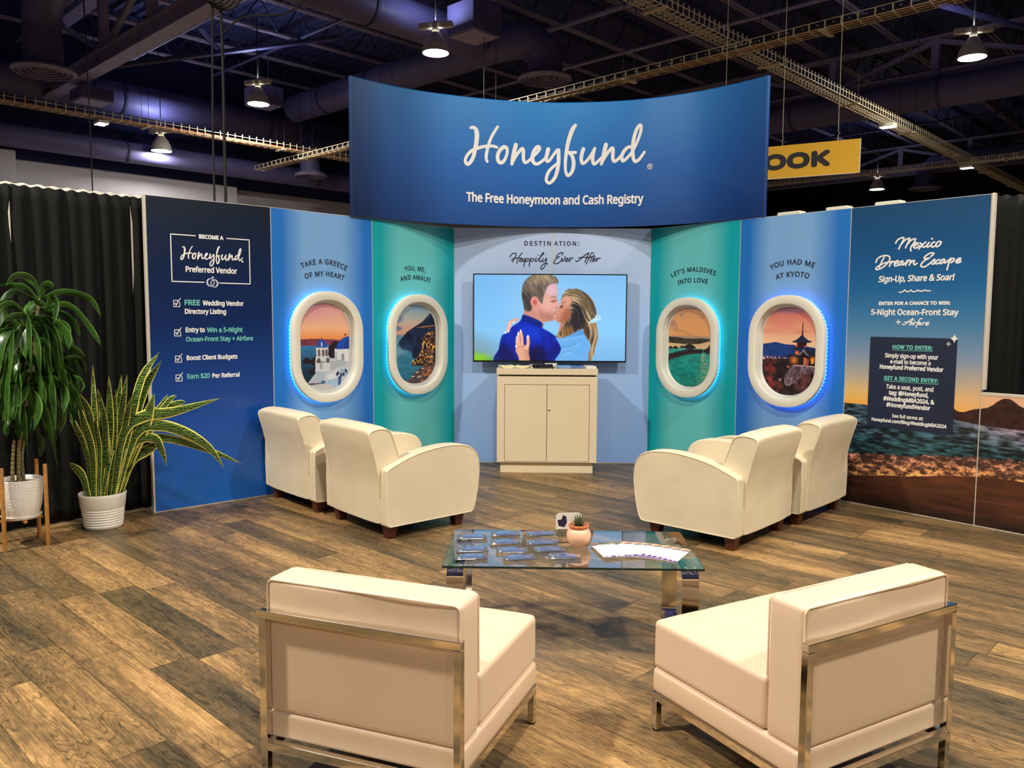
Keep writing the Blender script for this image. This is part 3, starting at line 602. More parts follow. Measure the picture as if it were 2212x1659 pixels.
# ------------------------------------------------------------------ wire cable trays with flood lights
def tray(a, b_, z, w, label, pitch=.2, cables=0, clamps=3.6):
    a = np.array(hall(*a, z)); b_ = np.array(hall(*b_, z)); d = b_-a; L = np.linalg.norm(d); rz = math.atan2(d[1], d[0])
    o = empty('cable_tray', a, rz, label, 'cable tray', 'wire basket cable trays')
    mb = MB(); h = .11
    for yy, zz in ((-w/2, 0), (-w/6, 0), (w/6, 0), (w/2, 0), (-w/2, h), (w/2, h)): mb.tube([(0, yy, zz), (L, yy, zz)], .008, seg=4, caps=False)
    x = 0
    while x < L:
        mb.tube([(x, -w/2, h+.06), (x, -w/2, 0), (x, w/2, 0), (x, w/2, h)], .013, seg=4, caps=False); x += pitch
    mb.build('wire_basket', M['galv'], o, smooth=None)
    for k in range(cables):
        y0 = -w/2+.05+k*(w-.1)/max(1, cables-1)
        MB().tube([(s, y0+.015*math.sin(s*1.1+k*2), .03+.012*(k % 2)) for s in np.arange(0, L, .5)], .022, seg=6).build('cable', M['cable_orange'] if k % 2 == 0 else M['cable_black'], o)
    x = 1.0
    while x < L:
        MB().box(x-.04, x+.04, -w/2-.05, w/2+.05, -.04, -.012).build('clamp', M['galv'], o, smooth=None)
        for s in (-1, 1): MB().tube([(x, s*(w/2+.03), -.03), (x, s*(w/2+.03), ZC-z-.2)], .006, seg=4, caps=False).build('hanger_rod', M['cable_black'], o, smooth=None)
        x += clamps
    return o
tray((6.9, 2), (6.9, 42), 6.0, .32, 'wire cable tray running away from top centre down to the right', .15)
tray((-3, 12.06), (22.3, 12.40), 5.78, .29, 'wire cable tray with orange cables rising to the right across the ceiling', .24, cables=4)
tray((-6, 25.55), (14.0, 25.55), 5.86, .34, 'distant wire cable tray passing behind the yellow sign', .34)
tray((20.0, 0), (20.0, 16), 6.0, .34, 'wire cable tray at the left, running away toward the header', .2, cables=3)

def flood(u, v, z, label):
    x, y, _ = hall(u, v, 0)
    o = empty('flood_light', (x, y, z), A_U, label, 'flood light', 'small flood lights under the cable trays')
    MB().box(-.17, .17, -.12, .12, 0, .07).build('housing', M['lamp_white'], o, smooth=None, bevel=.012)
    MB().box(-.15, .15, -.10, .10, -.008, 0).build('lens', M['lamp_glow'], o, smooth=None)
    MB().tube([(-.1, 0, .07), (-.1, 0, .10)], .012, seg=6).build('bracket', M['steel_dark'], o)
    L = bpy.data.lights.new('flood_light_beam', 'AREA'); L.shape = 'RECTANGLE'; L.size = .3; L.size_y = .2; L.energy = 22; L.color = (1, .98, .9)
    lo = bpy.data.objects.new('flood_light_beam', L); link(lo, o); lo.location = (0, 0, -.012)
flood(20.0, 7.2, 5.88, 'bright white flood light under the left cable tray')
flood(6.85, 19.6, 5.88, 'bright white flood light under the tray, right of the header top corner')
flood(6.75, 25.6, 5.74, 'bright white flood light where two trays cross at far right')

# ------------------------------------------------------------------ booth wall: eight full-height panels and the low wall
JOINTS = [(-2.772, 6.17), (-2.03, 6.846), (-1.317, 7.628), (-.603, 8.396), (.410, 8.391), (1.423, 8.386), (2.109, 7.55), (2.781, 6.716), (3.453, 5.908)]
PH = 2.44
WIN_EDGE = lambda e, c: [(0.0, e), (.10, e), (.30, c), (.68, c), (.92, e), (1.0, e)]
G = {}
G['navy'] = gradient_mat('navy_to_blue_print', [(0, col(22, 98, 186)), (.3, col(10, 70, 156)), (.62, col(4, 36, 88)), (1, col(8, 23, 40))], 'Z', 0, PH, rough=.3, spec=.5)
G['blue'] = gradient_mat('sky_blue_print', WIN_EDGE(col(30, 114, 200), col(124, 172, 222)), 'X', 0, 1.05)
G['teal'] = gradient_mat('teal_print_panel', WIN_EDGE(col(0, 166, 174), col(102, 198, 198)), 'X', 0, 1.05)
G['centre'] = gradient_mat('pale_blue_print', [(0, col(142, 178, 236)), (.5, col(164, 192, 236)), (1, col(184, 204, 236))], 'Z', 0, PH)
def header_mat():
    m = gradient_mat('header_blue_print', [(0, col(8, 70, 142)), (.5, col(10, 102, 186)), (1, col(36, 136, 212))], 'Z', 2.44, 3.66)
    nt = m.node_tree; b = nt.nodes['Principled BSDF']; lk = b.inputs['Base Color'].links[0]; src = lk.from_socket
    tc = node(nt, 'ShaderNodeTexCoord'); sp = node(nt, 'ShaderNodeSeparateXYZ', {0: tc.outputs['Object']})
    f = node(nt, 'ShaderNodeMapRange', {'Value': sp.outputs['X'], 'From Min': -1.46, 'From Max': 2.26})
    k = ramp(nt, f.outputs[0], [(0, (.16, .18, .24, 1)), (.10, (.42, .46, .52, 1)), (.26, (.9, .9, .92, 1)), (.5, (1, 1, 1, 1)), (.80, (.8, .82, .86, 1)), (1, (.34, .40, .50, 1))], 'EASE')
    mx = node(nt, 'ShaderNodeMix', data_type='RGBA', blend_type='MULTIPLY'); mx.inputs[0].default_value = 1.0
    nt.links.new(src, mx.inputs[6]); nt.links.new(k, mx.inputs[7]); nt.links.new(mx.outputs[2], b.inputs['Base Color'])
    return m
G['header'] = header_mat()


def front(s, z, d=0.0): return (s, -.0035-d, z)
def panel(i, label, m, parts=True):
    p, q = JOINTS[i], JOINTS[i+1]; L = math.hypot(q[0]-p[0], q[1]-p[1])
    o = empty('display_panel', (p[0], p[1], 0), math.atan2(q[1]-p[1], q[0]-p[0]), label, 'display panel', 'full-height printed panels of the booth wall')
    o['w'] = L
    e = .004
    if m is not None:
        MB().box(e, L-e, -.002, .03, .008, PH-e).build('printed_face', m, o, smooth=None)
    mb = MB()
    mb.box(0, e, 0, .040, 0, PH); mb.box(L-e, L, 0, .040, 0, PH); mb.box(e, L-e, 0, .040, PH-e, PH); mb.box(e, L-e, 0, .040, 0, .008); mb.box(e, L-e, .031, .038, .008, PH-e)
    mb.build('frame', M['alu'], o, smooth=None)
    return o, L

P1, _ = panel(0, 'navy panel listing vendor perks, at the left end of the wall', G['navy'])
P2, L2 = panel(1, 'blue panel with the white-church window, right of the navy panel', G['blue'])
P3, L3 = panel(2, 'teal panel with the cliff-town window, left of the television', G['teal'])
P4, L4 = panel(3, 'pale blue panel behind the left half of the television', G['centre'])
P5, L5 = panel(4, 'pale blue panel behind the right half of the television', G['centre'])
P6, L6 = panel(5, 'teal panel with the island-huts window, right of the television', G['teal'])
P7, L7 = panel(6, 'blue panel with the pagoda window, between teal panel and beach mural', G['blue'])
P8, L8 = panel(7, 'tall beach mural panel with giveaway text at the right end', None)
for o in (P1, P2, P3, P4, P5, P6, P7, P8): del o['w']
# white end profile of the outer panels
MB().box(-.012, -.001, -.004, .042, 0, PH+.004).build('end_post', M['alu'], P1, smooth=None, bevel=.002)
MB().box(L8+.001, L8+.022, -.004, .042, 1.02, PH+.004).build('end_post', M['alu'], P8, smooth=None, bevel=.004)

# ---- lettering on the navy panel
mb = MB()
def bar(mb, s0, s1, z0, z1, fn=front, mi=0): mb.add([fn(s0, z0), fn(s1, z0), fn(s1, z1), fn(s0, z1)], [(0, 1, 2, 3)], mi)
lw = .008
bar(mb, .175, .175+lw, 1.795, 2.162); bar(mb, .815-lw, .815, 1.792, 2.158)
bar(mb, .175, .372, 2.154, 2.162); bar(mb, .620, .815, 2.150, 2.158); bar(mb, .175, .432, 1.792, 1.800); bar(mb, .552, .815, 1.790, 1.798)
put_text(mb, 'BECOME A', .397, .595, 2.138, .034, front, .08, 1.05)
put_text(mb, 'Preferred Vendor', .286, .703, 1.872, .046, front, .05)
k = .503/1.972                        # the same brush script as on the header, reduced
hs = lambda p: (.248+(p[0]-1.189)*.2735, 2.003+(p[1]-3.157)*.2735, p[2]*.29)
for st in HONEYFUND: put_stroke(mb, st, front, hs, 5)
for r_, a in ((.008, 12),): mb.add([front(.749+r_*math.cos(2*PI*i/a), 1.975+r_*math.sin(2*PI*i/a)) for i in range(a)], [tuple(range(a))])
mb.build('lettering', M['print_white'], P1, smooth=None)
for z0, z1 in ((1.598, 1.652), (1.370, 1.424), (1.165, 1.219), (1.016, 1.070)):
    s0, s1 = .184, .236; t = .0055; mb = MB()
    bar(mb, s0, s0+t, z0, z1); bar(mb, s1-t, s1, z0, z1-.012); bar(mb, s0, s1, z0, z0+t); bar(mb, s0, s1-.014, z1-t, z1)
    put_stroke(mb, [int(v*1000) for v in (s0+.012, z0+.030, .007, s0+.022, z0+.016, .008)], front)
    put_stroke(mb, [int(v*1000) for v in (s0+.022, z0+.016, .008, s0+.036, z0+.042, .007, s0+.055, z0+.068, .005)], front)
    mb.build('check_box', M['print_white'], P1, smooth=None)
mb = MB()
put_text(mb, 'Wedding Vendor', .412, .752, 1.612, .040, front, .055)
put_text(mb, 'Directory Listing', .270, .602, 1.545, .040, front, .055)
put_text(mb, 'Entry to', .272, .425, 1.400, .040, front, .055)
put_text(mb, 'Boost Client Budgets', .273, .688, 1.180, .038, front, .055)
put_text(mb, 'Per Referral', .474, .703, 1.030, .038, front, .055)
mb.build('lettering', M['print_white'], P1, smooth=None)
mb = MB()
put_text(mb, 'FREE', .270, .392, 1.612, .044, front, .05)
put_text(mb, 'Win a 5-Night', .440, .738, 1.398, .040, front, .05)
put_text(mb, 'Ocean-Front Stay + Airfare', .272, .826, 1.327, .038, front, .05)
put_text(mb, 'Earn $20', .275, .455, 1.032, .040, front, .05)
mb.build('teal_lettering', M['print_teal'], P1, smooth=None)
mb = MB()
def ring2(mb, cs, cz, r0, ecc, fn=front):
    n = 28; vs = []
    for i in range(n): a = 2*PI*i/n; vs.append(fn(cs+r0*math.cos(a), cz+r0*math.sin(a)))
    for i in range(n): a = 2*PI*i/n; vs.append(fn(cs+ecc+(r0-.009)*math.cos(a)*.9, cz+(r0-.007)*math.sin(a)))
    mb.add(vs, [(i, (i+1) % n, n+(i+1) % n, n+i) for i in range(n)])
ring2(mb, .480, 1.797, .034, .003); ring2(mb, .512, 1.790, .033, -.003)
mb.add([front(.500, 1.826), front(.490, 1.838), front(.494, 1.845), front(.506, 1.845), front(.510, 1.838)], [(0, 1, 2, 3, 4)])
mb.build('ring_emblem', M['print_grey'], P1, smooth=None)

# ---- window panels: arched captions
def caption(P, l1, l2, m='print_navy'):
    mb = MB()
    for body, s0, s1, z, cap, arc in (l1, l2): put_text(mb, body, s0, s1, z, cap, front, .035, 1.12, arc=arc)
    mb.build('lettering', M[m], P, smooth=None)
caption(P2, ('TAKE A GREECE', .287, .765, 1.938, .047, .052), ('OF MY HEART', .325, .735, 1.850, .047, .034))
caption(P3, ('YOU, ME,', .388, .648, 1.970, .044, .010), ('AND AMALFI', .338, .715, 1.866, .047, .026))
caption(P6, ('LET\'S MALDIVES', .279, .815, 1.928, .047, .052), ('INTO LOVE', .366, .722, 1.854, .047, .022))
caption(P7, ('YOU HAD ME', .327, .756, 1.960, .047, .042), ('AT KYOTO', .388, .708, 1.872, .047, .024))
# ---- centre panels; the words run across the joint
mb = MB(); put_text(mb, 'DESTIN', .722, .995, 2.262, .046, front, .04, 1.35); 
for st in HAPPILY:
    if st[0] < 1000: put_stroke(mb, st, front, None, 5)
mb.build('lettering', M['print_navy'], P4, smooth=None)
mb = MB(); put_text(mb, 'ATION:', 1.028-L4, 1.285-L4, 2.262, .046, front, .04, 1.35)
for st in HAPPILY:
    if st[0] >= 1000: put_stroke(mb, st, front, lambda p: (p[0]-L4, p[1], p[2]), 5)
mb.build('lettering', M['print_navy'], P5, smooth=None)

# ---- beach mural
def mural(X, Z):
    """X metres along the wall, Z metres up"""
    p = Paint(X, Z)
    p.vgrad([(.0, (40, 26, 20)), (.78, (150, 110, 80)), (.80, (238, 166, 64)), (.86, (242, 180, 84)), (.95, (226, 186, 120)), (1.05, (186, 172, 150)), (1.25, (128, 148, 176)), (1.5, (70, 126, 170)), (1.8, (26, 98, 154)), (2.1, (12, 80, 134)), (2.44, (12, 70, 114))])
    # pinker sky further right
    k = np.clip((X-.85)/.3, 0, 1)*np.clip((1.2-Z)/.3, 0, 1); p.fill(k, (236, 176, 150), .75)
    hz = .835-.02*np.clip(X, 0, 2)
    hill = .80+.10*np.exp(-((X-.80)/.08)**2)+.07*np.exp(-((X-.62)/.14)**2)+.06*np.exp(-((X-1.02)/.10)**2)+.155*np.exp(-((X-1.22)/.115)**2)+.10*np.exp(-((X-1.45)/.14)**2)+.05*np.exp(-((X-.3)/.06)**2)*.6+.012*vnoise(X, Z, 14, 1, 5)
    p.fill(((Z < hill) & (X > .22)).astype(float), (58, 34, 30)); p.shade(.7+.6*vnoise(X, Z, 30, 40, 8), ((Z < hill) & (X > .22)).astype(float))
    sea = Z < hz-.06*np.clip((X-.5)/.6, 0, 1)
    w = np.clip((vnoise(X+.2*Z, Z, 15, 62, 11, 5)-.5)*2.8+.5, 0, 1.2); w2 = vnoise(X, Z, 22, 110, 21, 4)
    c = np.stack([np.interp(Z, [.3, .5, .8], [34, 44, 70]), np.interp(Z, [.3, .5, .8], [70, 84, 92]), np.interp(Z, [.3, .5, .8], [74, 92, 112])], -1)*(.08+.85*w+.4*w2)[..., None]
    pk = np.clip((X-.7)/.6, 0, 1)*np.clip((Z-.55)/.2, 0, 1)
    c = c*(1-.5*pk[..., None])+np.array((170, 130, 140))*(.5*pk*(.5+w))[..., None]
    p.c = np.where(sea[..., None], c, p.c)
    foam_t = .405+.10*X+.05*(vnoise(X, Z*0, 9, 1, 31)-.5)+.04*(vnoise(X, Z*0, 40, 1, 33)-.5)
    foam_b = .215+.15*np.clip(X, 0, 1.1)+.03*(vnoise(X, Z*0, 6, 1, 37)-.5)
    f = vnoise(X+.3*Z, Z, 20, 46, 41, 6)*.65+vnoise(X-.5*Z, Z, 90, 170, 45, 3)*.35; fm = ((Z < foam_t) & (Z > foam_b-.012)).astype(float)
    t = np.clip((foam_t-Z)/(foam_t-foam_b), 0, 1)
    fc = np.array((206, 140, 116))*(1-t[..., None])+np.array((250, 170, 100))*t[..., None]
    m = fm*np.clip((f-.36-.10*(1-t))*4, 0, 1)
    p.fill(fm, (72, 48, 40)); p.c = p.c*(1-m[..., None])+fc*(.62+.85*f[..., None])*m[..., None]
    sand = Z <= foam_b; sw = vnoise(X, Z, 4, 30, 51, 4)
    sc = np.stack([np.interp(Z, [0, .12, .35], [36, 72, 98]), np.interp(Z, [0, .12, .35], [22, 40, 54]), np.interp(Z, [0, .12, .35], [18, 26, 34])], -1)*(.6+.8*sw)[..., None]
    sc = sc*(.72+.28*np.clip(X/.6, 0, 1))[..., None]
    p.c = np.where(sand[..., None], sc, p.c)
    return p.c
MUR = picture_mat('mural_print', rough=.4)
MB().box(.009, L8-.009, 0, .03, .02, PH-.009).build('backing_board', M['black_cloth'], P8, smooth=None)
picture_obj('printed_face', 320, 700, lambda X, Y: np.stack([.004+X*(L8-.008), 0*X-.002, .008+Y*(PH-.012)], -1), lambda X, Y: mural(.009+X*(L8-.018), .008+Y*(PH-.012)), MUR, P8)
dx8, dy8 = (JOINTS[8][0]-JOINTS[7][0])/L8, (JOINTS[8][1]-JOINTS[7][1])/L8
LOW_L, LOW_H = 1.5, 1.0
PL = empty('low_wall_panel', (JOINTS[8][0], JOINTS[8][1], 0), math.atan2(dy8, dx8), 'low beach mural wall with hill silhouette, right of the tall mural', 'display panel')
MB().box(.004, LOW_L, 0, .03, .02, LOW_H-.02).build('backing_board', M['black_cloth'], PL, smooth=None)
picture_obj('printed_face', 440, 300, lambda X, Y: np.stack([.004+X*(LOW_L-.006), 0*X-.002, .008+Y*(LOW_H-.026)], -1), lambda X, Y: mural(L8+.006+X*(LOW_L-.012), .008+Y*(LOW_H-.026)), MUR, PL)
mb = MB(); mb.box(0, .004, -.003, .045, 0, LOW_H); mb.box(0, LOW_L, -.004, .048, LOW_H-.018, LOW_H); mb.box(LOW_L, LOW_L+.03, -.004, .048, 0, LOW_H); mb.box(0, LOW_L, -.001, .045, 0, .008); mb.box(.004, LOW_L, .031, .045, .008, LOW_H-.02)
mb.build('frame', M['alu'], PL, smooth=None)

box_fn = lambda s, z, d=0.0: (s, -.0055-d, z)
mb = MB()
for st in MEXICO: put_stroke(mb, st, front, None, 5)
for st in WAVE: put_stroke(mb, st, front, None, 4)
for st in AIRFARE: put_stroke(mb, st, front, None, 5)
put_text(mb, 'Sign-Up, Share & Soar!', .249, .828, 1.826, .050, front, .05, shear=.16)
put_text(mb, 'ENTER FOR A CHANCE TO WIN:', .261, .806, 1.643, .029, front, .085, 1.06)
put_text(mb, '5-Night Ocean-Front Stay', .200, .868, 1.564, .048, front, .05)
mb.build('lettering', M['print_white'], P8, smooth=None)
BX = MB(); bar(BX, .205, .870, .662, 1.390, lambda s, z: (s, -.0042, z))
BX = BX.build('text_box', M['box_navy'], P8, smooth=None)
mb = MB()
for body, s0, s1, z, cap, wgt in (('Simply sign-up with your', .330, .740, 1.226, .036, .045), ('e-mail to become a', .374, .686, 1.180, .034, .045), ('Honeyfund Preferred Vendor', .292, .782, 1.134, .036, .058), ('Take a seat, post, and', .350, .716, .978, .036, .04), ('tag: @Honeyfund,', .374, .682, .930, .036, .06), ('#WeddingMBA2024, &', .332, .728, .880, .036, .058), ('#HoneyfundVendor', .358, .700, .832, .036, .058), ('See full terms at:', .408, .652, .750, .028, .045), ('Honeyfund.com/Blog/WeddingMBA2024', .244, .824, .706, .029, .055)):
    put_text(mb, body, s0, s1, z, cap, box_fn, wgt)
def spark(mb, s, z, a, b_, fn):
    vs = []
    for i in range(32):
        t = 2*PI*i/32; r = 1/((abs(math.cos(t))**.62+abs(math.sin(t))**.62)**(1/.62))
        vs.append(fn(s+a*r*math.cos(t), z+b_*r*math.sin(t)))
    mb.add(vs, [tuple(range(32))])
spark(mb, .848, 1.390, .030, .036, box_fn)
mb.build('lettering', M['print_white'], BX, smooth=None)
mb = MB(); spark(mb, .808, 1.349, .020, .020, box_fn); mb.build('sparkle_mark', M['print_white'], BX, smooth=None)
mb = MB(); bar(mb, .803, .813, 1.344, 1.354, lambda s, z: (s, -.0062, z)); mb.build('sparkle_hole', M['box_navy'], BX, smooth=None)
mb = MB(); put_text(mb, 'HOW TO ENTER:', .388, .694, 1.296, .034, box_fn, .07, 1.1); bar(mb, .386, .696, 1.286, 1.290, box_fn)
put_text(mb, 'GET A SECOND ENTRY:', .330, .748, 1.046, .034, box_fn, .07, 1.1); bar(mb, .328, .750, 1.036, 1.040, box_fn)
mb.build('teal_lettering', M['print_teal'], BX, smooth=None)

# ------------------------------------------------------------------ header: curved fabric sign on top of the wall
HD = [(-1.45, 7.43), (-1.25, 7.635), (-1.04, 7.81), (-.78, 7.965), (-.52, 8.085), (-.24, 8.19), (.04, 8.265), (.30, 8.305), (.52, 8.31), (.84, 8.28), (1.14, 8.21), (1.35, 8.13), (1.54, 8.025), (1.78, 7.86), (2.02, 7.63), (2.25, 7.36)]
HS = [0.0]
for a, b_ in zip(HD[:-1], HD[1:]): HS.append(HS[-1]+math.hypot(b_[0]-a[0], b_[1]-a[1]))
_fine = catmull(HD, 8); _fs = [0.0]
for a, b_ in zip(_fine[:-1], _fine[1:]): _fs.append(_fs[-1]+float(np.hypot(*(b_-a))))
_fx = np.array([p[0] for p in _fine]); _fy = np.array([p[1] for p in _fine]); _fs = np.array(_fs)*HS[-1]/_fs[-1]
def head_pt(s, z, out=0.0):
    x, y = np.interp(s, _fs, _fx), np.interp(s, _fs, _fy)
    x1, y1 = np.interp(s+.02, _fs, _fx), np.interp(s+.02, _fs, _fy); x0, y0 = np.interp(s-.02, _fs, _fx), np.interp(s-.02, _fs, _fy)
    t = np.array([x1-x0, y1-y0]); t /= np.hypot(*t)+1e-9
    return (float(x+t[1]*out), float(y-t[0]*out), float(z))
HO = empty('header_sign', (0, 0, 0), 0, 'large curved blue fabric header sign on top of the booth wall', 'sign')
SS = np.linspace(0, HS[-1], 90); H0, H1 = 2.443, 3.665
mb = MB(); n = len(SS)
ZZ = np.linspace(H0, H1, 9)
vs = [head_pt(s, z, 0.0) for z in ZZ for s in SS]; mb.add(vs, [(j*n+i, j*n+i+1, (j+1)*n+i+1, (j+1)*n+i) for j in range(len(ZZ)-1) for i in range(n-1)])
vs = [head_pt(s, z, -.035) for z in (H0, H1) for s in SS]; mb.add(vs, [(i+1, i, n+i, n+i+1) for i in range(n-1)])
for z in (H0, H1): mb.add([head_pt(s, z, 0) for s in SS]+[head_pt(s, z, -.035) for s in SS], [(i, n+i, n+i+1, i+1) for i in range(n-1)])
for s in (0, HS[-1]): mb.add([head_pt(s, H0, 0), head_pt(s, H0, -.035), head_pt(s, H1, -.035), head_pt(s, H1, 0)], [(0, 1, 2, 3)])
mb.build('fabric', G['header'], HO)
mb = MB(); mb.tube([head_pt(s, H1, -.017) for s in SS], .0175, 8); mb.build('top_tube', G['header'], HO)
mb = MB()
for s in (.0, HS[-1]): mb.tube([head_pt(s, H0-.004, -.017), head_pt(s, H1+.012, -.017)], .021, 8)
mb.build('end_tube', G['header'], HO)
hf = lambda s, z, d=0.0: head_pt(s, z, .004+d)
mb = MB()
for st in HONEYFUND: put_stroke(mb, st, hf, None, 7)
cs, cz = 3.079, 3.02; n = 28
mb.add([hf(cs+.028*math.cos(2*PI*i/n), cz+.028*math.sin(2*PI*i/n)) for i in range(n)]+[hf(cs+.022*math.cos(2*PI*i/n), cz+.022*math.sin(2*PI*i/n)) for i in range(n)], [(i, (i+1) % n, n+(i+1) % n, n+i) for i in range(n)])
put_text(mb, 'R', cs-.011, cs+.012, cz-.014, .028, hf, .05)
put_text(mb, 'The Free Honeymoon and Cash Registry', 1.210, 3.020, 2.668, .092, hf, .045)
mb.build('lettering', M['print_white'], HO, smooth=None)

# ------------------------------------------------------------------ airplane windows
def stadium(a, b_, r, n=10):
    pts = []
    for cx, cz, a0 in ((a-r, b_-r, 0), (-a+r, b_-r, PI/2), (-a+r, -b_+r, PI), (a-r, -b_+r, 3*PI/2)):
        for k in range(n+1): t = a0+PI/2*k/n; pts.append((cx+r*math.cos(t), cz+r*math.sin(t)))
    return pts
def loft(mb, prof, a, b_, r, flat=1.0):
    rings = [[(x, y, z) for x, z in stadium(a-d, b_-d*flat, r-d*.98)] for d, y in prof]; n = len(rings[0])
    vs = [p for rg in rings for p in rg]
    mb.add(vs, [(i*n+k, i*n+(k+1) % n, (i+1)*n+(k+1) % n, (i+1)*n+k) for i in range(len(rings)-1) for k in range(n)])
    return mb
def window(P, s, z, paint, label, led, led_e):
    pm = P.matrix_basis; w = pm @ Vector((s, 0, z))
    o = empty('airplane_window', w, P.rotation_euler[2], label, 'window', 'airplane-style window displays on the wall')
    a, b_, r = .372, .492, .352
    loft(MB(), [(.06, -.014), (.06, -.030), (.004, -.034), (0, -.042), (0, -.078), (.002, -.086), (.008, -.088), (.070, -.088), (.076, -.085), (.078, -.079)], a, b_, r).build('outer_frame', M['frame_white'], o, smooth=50)
    loft(MB(), [(.077, -.081), (.080, -.064), (.084, -.058), (.091, -.056), (.095, -.034), (.104, -.025), (.112, -.021)], a, b_, r, .93).build('inner_bezel', M['bezel_white'], o, smooth=40)
    ia, ib, ir = a-.110, b_-.110*.93, r-.107
    def keep(X, Y):
        x = np.abs((X-.5)*2*ia); zz = np.abs((Y-.5)*2*ib); qx = np.maximum(x-(ia-ir), 0); qz = np.maximum(zz-(ib-ir), 0)
        return np.hypot(qx, qz) <= ir+.004
    picture_obj('picture', 180, 280, lambda X, Y: np.stack([(X-.5)*2*ia, 0*X-.020, (Y-.5)*2*ib], -1), paint, picture_mat('window_print', rough=.3), o, keep)
    MB().prism([(x, zz) for x, zz in stadium(a-.09, b_-.09, r-.09)], -.0135, -.004, axis='y').build('backing_board', M['bezel_white'], o, smooth=None)
    lm = mat('led_strip_glow', led, emit=(led, led_e)); bm = mat('led_bead_glow', led, emit=(tuple(.12+.88*c for c in led[:3])+(1,), led_e*2.0))
    ring = [(x, -.023, zz) for x, zz in stadium(a-.016, b_-.016, r-.016, 9)]
    st = MB().tube(ring, .012, 6, closed=True).build('light_strip', lm, o)
    mb = MB(); per = [np.array(p) for p in stadium(a-.006, b_-.006, r-.006, 12)]
    seg = [np.hypot(*(per[(i+1) % len(per)]-per[i])) for i in range(len(per))]; tot = sum(seg); nb = 86; acc = 0; i = 0
    for k in range(nb):
        t = k*tot/nb
        while acc+seg[i] < t: acc += seg[i]; i += 1
        q = per[i]+(per[(i+1) % len(per)]-per[i])*((t-acc)/(seg[i]+1e-9)); mb.box(q[0]-.003, q[0]+.003, -.026, -.019, q[1]-.003, q[1]+.003)
    mb.build('light_beads', bm, st, smooth=None)
    return o

